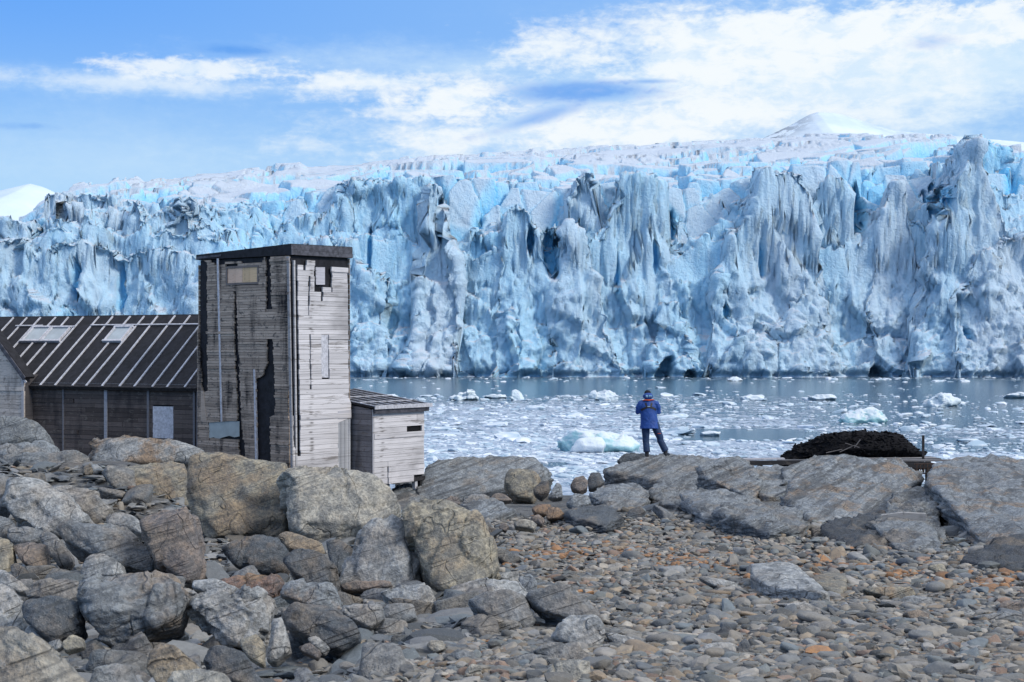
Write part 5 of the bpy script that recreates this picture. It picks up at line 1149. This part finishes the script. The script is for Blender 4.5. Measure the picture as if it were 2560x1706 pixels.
# ------------------------------------------------------------------ black mound and old timber
M_black = plain('charred_debris', (.009, .009, .011), .85, .6, 14., .9, .15)
heap = rock('debris_mound', 'd', [(430,240),(470,212),(570,180),(660,132),(750,100),(850,80),(960,78),(1050,98),(1160,122),(1230,160),(1310,215),(1310,240)], 'k', 'rounded mound of black charred debris at the water edge', 'mound', dist=43.4, material=M_black, thick=.9, lump=1.1, sub=6)
rs = np.random.default_rng(8); hv = np.array([v.co[:] for v in heap.data.vertices]); ids = rs.choice(len(hv), 2600)
va, Fa = variants(16, 1, 1, 5, facets=5, pw=20)
n = len(ids); s = rs.uniform(.015, .06, n); size = np.stack([s * rs.uniform(1, 2.4, n), s, s * rs.uniform(.2, .7, n)], 1)
V, Fs, _ = place_many(va, Fa, hv[ids], size, rs.uniform(0, 6.3, n), np.abs(rs.normal(0, .6, n)), np.zeros((n, 1)), rs)
dbr = mk('debris', V, Fs, M_black, heap, smooth=False); dbr['kind'] = 'stuff'
for px, py, L_, an in ((1120, 150, .5, .4), (1150, 130, .45, -.3), (1040, 165, .5, .2), (1180, 120, .3, .9)):
    mb = Mesh(); c = P(1760 + (px - 250) / 2.4275, 1060 + py / 2.4275, 42.6); mb.bar(c - np.array([cos(an), .1, sin(an)]) * L_ / 2, c + np.array([cos(an), .1, sin(an)]) * L_ / 2, (0, 0, 1), .03, .02, (.16, .15, .15), .4)
    o = mb.build('scrap_board', M_wood); o.parent = heap; o.matrix_parent_inverse = Matrix.Translation(-Vector(heap.location))
def fp(p, d): return P(*p, d)
jet = tag(empty('timber_jetty', P(2100, 1160, 43)), 'low broken timber staging under the black mound', 'jetty')
zt = P(2100, 1150, 43)[2]
def plank(px0, px1, py0, py1, d, w=.22, h=.05, tint=(.10, .10, .11), name='plank', par=jet):
    mb = Mesh(); mb.bar(fp((px0, py0), d), fp((px1, py1), d), (0, 0, 1), w, h, tint, .3); return mb.build(name, M_wood, par)
plank(1770, 1960, 1149, 1147, 42.2, .3, .04, (.45, .44, .47)); plank(1765, 1900, 1152, 1154, 41.8, .2, .05, (.06, .06, .065)); plank(1870, 2010, 1158, 1156, 41.2, .25, .12, (.03, .03, .033), 'beam')
plank(1950, 2350, 1152, 1148, 42.4, .3, .05, (.09, .09, .095)); plank(2100, 2420, 1150, 1152, 41.6, .2, .05, (.20, .195, .20)); plank(2150, 2340, 1147, 1146, 43.2, .25, .05, (.30, .29, .30)); plank(2250, 2330, 1163, 1163, 41.5, .3, .14, (.03, .03, .033), 'beam')
for k in range(9): plank(1960, 2330, 1152 - k * .9, 1151 - k * .9, 43 + k * .34, .3, .05, tuple(np.array((.08, .08, .085)) * rs.uniform(.7, 1.4)))
for px in (1800, 1900, 2000, 2100, 2200, 2290, 2320): 
    mb = Mesh(); c = fp((px, 1154), 42.9); mb.bar((c[0], c[1], -1.2), c, (0, 1, 0), .14, .14, (.03, .03, .03), .3); mb.build('pile', M_wood, jet)
c0_ = fp((2308, 1156), 41.9); c1_ = fp((2308, 1089), 41.9); mb = Mesh(); mb.bar((c0_[0], c0_[1], c0_[2] - .3), c1_, (0, 1, 0), .06, .06, (.04, .035, .035), .3)
po = mb.build('iron_post', M_dark); tag(po, 'thin dark upright post at the end of the timber staging', 'post')
rack = tag(empty('rusty_rack', fp((2310, 1175), 41)), 'small dark rusty metal frame hanging below the timber staging', 'scrap metal')
M_rust = plain('rusty_iron', (.05, .03, .022), .8, .6, 20.)
for k in range(5):
    mb = Mesh(); a = fp((2292 + 9 * k, 1160), 41); b = fp((2292 + 9 * k, 1186), 41); mb.bar(a, b, (0, 1, 0), .025, .025); mb.build('bar', M_rust, rack)
for py in (1161, 1172, 1185):
    mb = Mesh(); mb.bar(fp((2286, py), 41.04), fp((2336, py - 2), 41.04), (0, 0, 1), .03, .03); mb.build('rail', M_rust, rack)
for i, (a, b, d, lab) in enumerate((((430, 440), (540, 400), 29.2, 'pale driftwood stick in the gully behind the striped block'), ((560, 690), (645, 747), 20.5, 'thin grey driftwood stick at the foot of the dome'), ((1600, 522), (1775, 535), 23.5, 'pale curved stick lying on the large outcrop'), ((1410, 790), (1600, 850), 18.2, 'dark weathered plank end at the foot of the cleft'), ((1080, 575), (1345, 565), 21.4, 'grey timber beam lying on the layered slate steps'))):
    cv_ = lambda p: (1760 + p[0] / 2.4275, 1060 + p[1] / 2.4275); mb = Mesh(); A_, B_ = fp(cv_(a), d), fp(cv_(b), d - .15)
    w_ = .16 if i == 4 else .04 if i != 3 else .09; M0 = (A_ + B_) / 2 + np.array([0, 0, .03])
    mb.bar(A_, M0, (0, 0, 1), w_, w_ * .7, (.32, .31, .30) if i != 3 else (.08, .075, .07), .3); mb.bar(M0, B_, (0, 0, 1), w_ * .9, w_ * .65, (.32, .31, .30) if i != 3 else (.08, .075, .07), .3)
    o = mb.build('timber_beam' if i == 4 else 'driftwood_stick', M_wood); tag(o, lab, 'driftwood')

# ------------------------------------------------------------------ the person
def tube(pts, rad, n=16, caps=True):
    """closed swept tube; rad is r or (rx, ry) per point, ry being depth for upright runs"""
    pts = np.array(pts, float); m = len(pts); V = []; 
    T = np.gradient(pts, axis=0); T /= np.linalg.norm(T, axis=1)[:, None]
    for i in range(m):
        t = T[i]; ref = np.array([0, 1., 0]) if abs(t[1]) < .9 else np.array([0, 0, 1.])
        a = np.cross(ref, t); a /= np.linalg.norm(a); b = np.cross(t, a); r = rad[i]; rx, ry = r if hasattr(r, '__len__') else (r, r)
        V += [pts[i] + a * rx * cos(2 * pi * k / n) + b * ry * sin(2 * pi * k / n) for k in range(n)]
    Fs = [[i * n + k, i * n + (k + 1) % n, (i + 1) * n + (k + 1) % n, (i + 1) * n + k] for i in range(m - 1) for k in range(n)]
    c = len(V); V += [pts[0], pts[-1]]
    tri = [[c, (k + 1) % n, k] for k in range(n)] + [[c + 1, (m - 1) * n + k, (m - 1) * n + (k + 1) % n] for k in range(n)]
    return np.array(V), Fs + tri
def ball(c, r, n=3):
    D, Fa = ico(n); return np.array(c) + D * np.array(r), [list(f) for f in Fa]
def fused(name, bits, vox, m, parent, smooth=6):
    me = bpy.data.meshes.new(name); V = []; Fs = []
    for v, f in bits: b = len(V); V += [tuple(k) for k in v]; Fs += [tuple(i + b for i in t) for t in f]
    me.from_pydata(V, [], Fs); o = bpy.data.objects.new(name, me); COL.objects.link(o)
    rm = o.modifiers.new('r', 'REMESH'); rm.mode = 'VOXEL'; rm.voxel_size = vox; rm.use_smooth_shade = True
    sm = o.modifiers.new('s', 'SMOOTH'); sm.iterations = smooth; sm.factor = .5
    dg = bpy.context.evaluated_depsgraph_get(); dg.update(); me2 = bpy.data.meshes.new_from_object(o.evaluated_get(dg)); o.modifiers.clear(); o.data = me2; bpy.data.meshes.remove(me)
    me2.materials.clear(); me2.materials.append(m); me2.name = name; o.parent = parent; return o
def cloth(name, col, rough=.75, wr=.5):
    m, q = mat(name); n1 = q.noise(q.n('ShaderNodeTexCoord').outputs['Object'], 7., 4, .6, .5); n2 = q.noise(q.n('ShaderNodeTexCoord').outputs['Object'], 60., 3)
    q.put(q.b['Base Color'], q.mix(q.ramp(n1, .3, .7), tuple(k * .8 for k in col), tuple(k * 1.15 for k in col))); q.b['Roughness'].default_value = rough
    q.put(q.b['Normal'], q.bump(q.m('ADD', n1, q.m('MULTIPLY', n2, .15)), wr, .05)); return m
M_skin = cloth('skin', (.45, .28, .2), .5, .1); M_jack = cloth('blue_parka', (.009, .060, .28), .6, .8); M_trou = cloth('navy_trousers', (.009, .034, .10), .7, .6); M_boot = cloth('black_boot', (.012, .013, .018), .5, .3)
M_hat = cloth('black_knit', (.010, .010, .013), .9, .6); M_str = cloth('black_webbing', (.008, .008, .011), .6, .2); M_red = cloth('orange_collar', (.62, .10, .04), .6, .2); M_hood = cloth('light_blue_hood', (.22, .42, .62), .6, .6); M_refl = cloth('grey_patch', (.25, .33, .42), .5, .1)
foot = P(1621, 1142, 37.7); person = tag(empty('person', foot), 'person in a blue parka and dark trousers seen from behind, standing on the ledge', 'person')
HL, HR = (-.075, .0, .86), (.165, .0, .86); KL, KR = (-.065, .035, .46), (.315, .02, .47); AL, AR = (-.04, .0, .09), (.455, .0, .115)
body = [tube([(.03, 0, .82), (.03, 0, .95), (.01, .01, 1.15), (.0, .02, 1.32), (.0, .02, 1.42), (.0, .03, 1.48)], [(.15, .10), (.15, .10), (.135, .10), (.16, .105), (.15, .09), (.06, .06)]),
        tube([(.0, .03, 1.44), (-.01, .045, 1.52), (-.015, .055, 1.58)], [.06, .055, .055]), ball((-.015, .06, 1.645), (.076, .096, .112)),
        ball((-.015, .158, 1.63), (.014, .022, .02), 2), ball((-.095, .06, 1.64), (.014, .02, .03), 2), ball((.065, .06, 1.64), (.014, .02, .03), 2)]
for h, k, a, sx in ((HL, KL, AL, -1), (HR, KR, AR, 1)):
    body.append(tube([h, tuple((np.array(h) + k) / 2), k, tuple((np.array(k) * .6 + np.array(a) * .4)), a], [.085, .074, .055, .055, .04]))
    body.append(tube([a, (a[0], a[1] + .02, a[2] - .05), (a[0] + .03 * (sx > 0), a[1] + .12, a[2] - .06), (a[0] + .05 * (sx > 0), a[1] + .18, a[2] - .065)], [.042, .045, .038, .022]))
for sx in (-1, 1):
    sh, el, wr = np.array((.185 * sx, .02, 1.40)), np.array((.275 * sx, .07, 1.17)), np.array((.085 * sx, .30, 1.29))
    body.append(tube([(.08 * sx, .02, 1.43), sh, (sh + el) / 2, el, (el + wr) / 2, wr], [.06, .056, .048, .042, .038, .028]))
    hd = wr + np.array((-.03 * sx, .05, .04)); body.append(ball(hd, (.022, .045, .042), 2))
    for f in range(4):   # fingers closed round the thing held in front
        b0 = hd + np.array((-.01 * sx, .03, .03 - .02 * f)); body.append(tube([b0, b0 + np.array((-.02 * sx, .03, .0)), b0 + np.array((-.045 * sx, .03, -.004)), b0 + np.array((-.05 * sx, .008, -.006))], [.010, .0095, .009, .007], 8))
    body.append(tube([hd + np.array((-.012 * sx, -.02, .03)), hd + np.array((-.035 * sx, -.005, .05)), hd + np.array((-.05 * sx, .02, .052))], [.012, .011, .008], 8))
fused('body', body, .0085, M_skin, person, 3)
jb = [tube([(.032, -.005, .735), (.032, 0, .80), (.022, 0, .95), (.006, .0, 1.10), (.0, .005, 1.22), (.0, .015, 1.34), (.0, .02, 1.43), (-.005, .03, 1.50), (-.01, .04, 1.545)],
           [(.262, .185), (.252, .178), (.232, .165), (.218, .158), (.222, .158), (.225, .152), (.195, .128), (.115, .10), (.085, .088)], 28)]
for sx in (-1, 1):
    sh, el, wr = np.array((.205 * sx, .015, 1.40)), np.array((.268 * sx, .05, 1.175)), np.array((.115 * sx, .27, 1.275))
    jb.append(tube([(.10 * sx, .015, 1.425), sh, sh * .55 + el * .45 + np.array((.022 * sx, 0, 0)), el + np.array((.01 * sx, -.005, 0)), (el + wr) / 2, wr], [.085, .090, .082, .072, .064, .052]))
jacket = fused('jacket', jb, .012, M_jack, person, 5)
tr = []
for h, k, a in ((HL, KL, AL), (HR, KR, AR)):
    h = np.array(h); k = np.array(k); a = np.array(a); tr.append(tube([h + (0, 0, .06), h, (h + k) / 2, k + (0, 0, .03), k - (0, 0, .05), (k + a) / 2, a + (0, 0, .035)], [.115, .115, .106, .093, .090, .088, .094]))
tr.append(ball((.045, 0, .86), (.17, .12, .10)))
trou = fused('trousers', tr, .012, M_trou, person, 3)
mb = Mesh(); mb.bar((.235, -.092, .615), (.325, -.084, .62), (0, 0, 1), .012, .012); o = mb.build('knee_stripe', M_red, person); o.parent = trou; o.matrix_parent_inverse = Matrix.Identity(4)
for a, tw in ((AL, -.03), (AR, .09)):
    a = np.array(a); fused('boot', [tube([a + (0, 0, .10), a + (0, 0, .03), a + (0, .0, -.03), a + (tw * .1, .01, -.075)], [.060, .058, .056, .058]), tube([a + (-tw * .3, -.05, -.06), a + (tw * .3, .05, -.062), a + (tw, .15, -.066), a + (tw * 1.25, .19, -.07)], [.046, .050, .044, .03])], .009, M_boot, person, 3)
fused('hat', [ball((-.015, .055, 1.69), (.088, .108, .078)), tube([(-.015, .055, 1.645), (-.015, .055, 1.69)], [(.086, .106), (.087, .107)])], .009, M_hat, person, 3)
hood = fused('hood', [tube([(-.012, -.035, 1.535), (-.012, -.055, 1.58), (-.012, -.055, 1.63), (-.012, -.03, 1.668)], [(.095, .06), (.118, .075), (.116, .07), (.095, .05)], 20), ball((-.115, -.005, 1.60), (.04, .06, .05), 2), ball((.092, -.005, 1.60), (.035, .06, .05), 2)], .010, M_jack, person, 3)
hood.parent = jacket
for x0_, x1_ in ((-.085, -.025), (-.005, .045), (.06, .085)):
    o = fused('hood_patch', [tube([(x0_, -.128, 1.605), (x1_, -.128, 1.605)], [(.012, .032), (.012, .032)] if False else [(.034, .012), (.034, .012)])], .007, M_hood, jacket, 2)
col_ = fused('collar', [tube([(-.15, -.045, 1.495), (-.10, -.098, 1.505), (-.01, -.118, 1.50), (.09, -.098, 1.512), (.15, -.03, 1.508)], [.014, .017, .017, .017, .013], 10)], .006, M_red, person, 2); col_.parent = jacket
def back_y(x, z):
    zs = [.735, .95, 1.10, 1.22, 1.34, 1.43, 1.50]; hw = np.interp(z, zs, [.262, .232, .218, .222, .225, .195, .115]); hd = np.interp(z, zs, [.185, .165, .158, .158, .152, .128, .10]); cy = np.interp(z, zs, [-.005, 0, 0, .005, .015, .02, .03])
    return cy - hd * math.sqrt(max(0, 1 - (x / hw) ** 2))
def strap(pl, w, name, m, off=.006):
    V = []; 
    pl = np.array(pl, float); t = np.linspace(0, 1, 14); k = np.linspace(0, 1, len(pl)); P2 = np.stack([np.interp(t, k, pl[:, 0]), np.interp(t, k, pl[:, 1])], 1); T = np.gradient(P2, axis=0); T /= np.linalg.norm(T, axis=1)[:, None]; Nn = np.stack([-T[:, 1], T[:, 0]], 1)
    for p, n_ in zip(P2, Nn):
        for s_, o_ in ((-1, -off), (1, -off), (1, .012), (-1, .012)): e = p + n_ * w / 2 * s_; V.append((e[0], back_y(e[0], e[1]) + o_, e[1]))
    Fs = [(i * 4 + j, i * 4 + (j + 1) % 4, i * 4 + 4 + (j + 1) % 4, i * 4 + 4 + j) for i in range(13) for j in range(4)] + [(0, 3, 2, 1), (52, 53, 54, 55)]
    me = bpy.data.meshes.new(name); me.from_pydata(V, [], Fs); me.materials.append(m); o = bpy.data.objects.new(name, me); COL.objects.link(o); return o
har = strap([(-.10, 1.50), (-.085, 1.42), (-.06, 1.34), (-.03, 1.315), (.03, 1.315), (.055, 1.34), (.08, 1.42), (.09, 1.50)], .046, 'harness', M_str); har.parent = person
for pl in ([(-.04, 1.315), (-.10, 1.29), (-.17, 1.255), (-.205, 1.23)], [(.04, 1.315), (.10, 1.295), (.165, 1.265), (.20, 1.235)]):
    o = strap(pl, .055, 'strap', M_str, .008); o.parent = har
o = strap([(-.04, 1.333), (.0, 1.335), (.035, 1.335)], .022, 'patch', M_refl, .016); o.parent = har
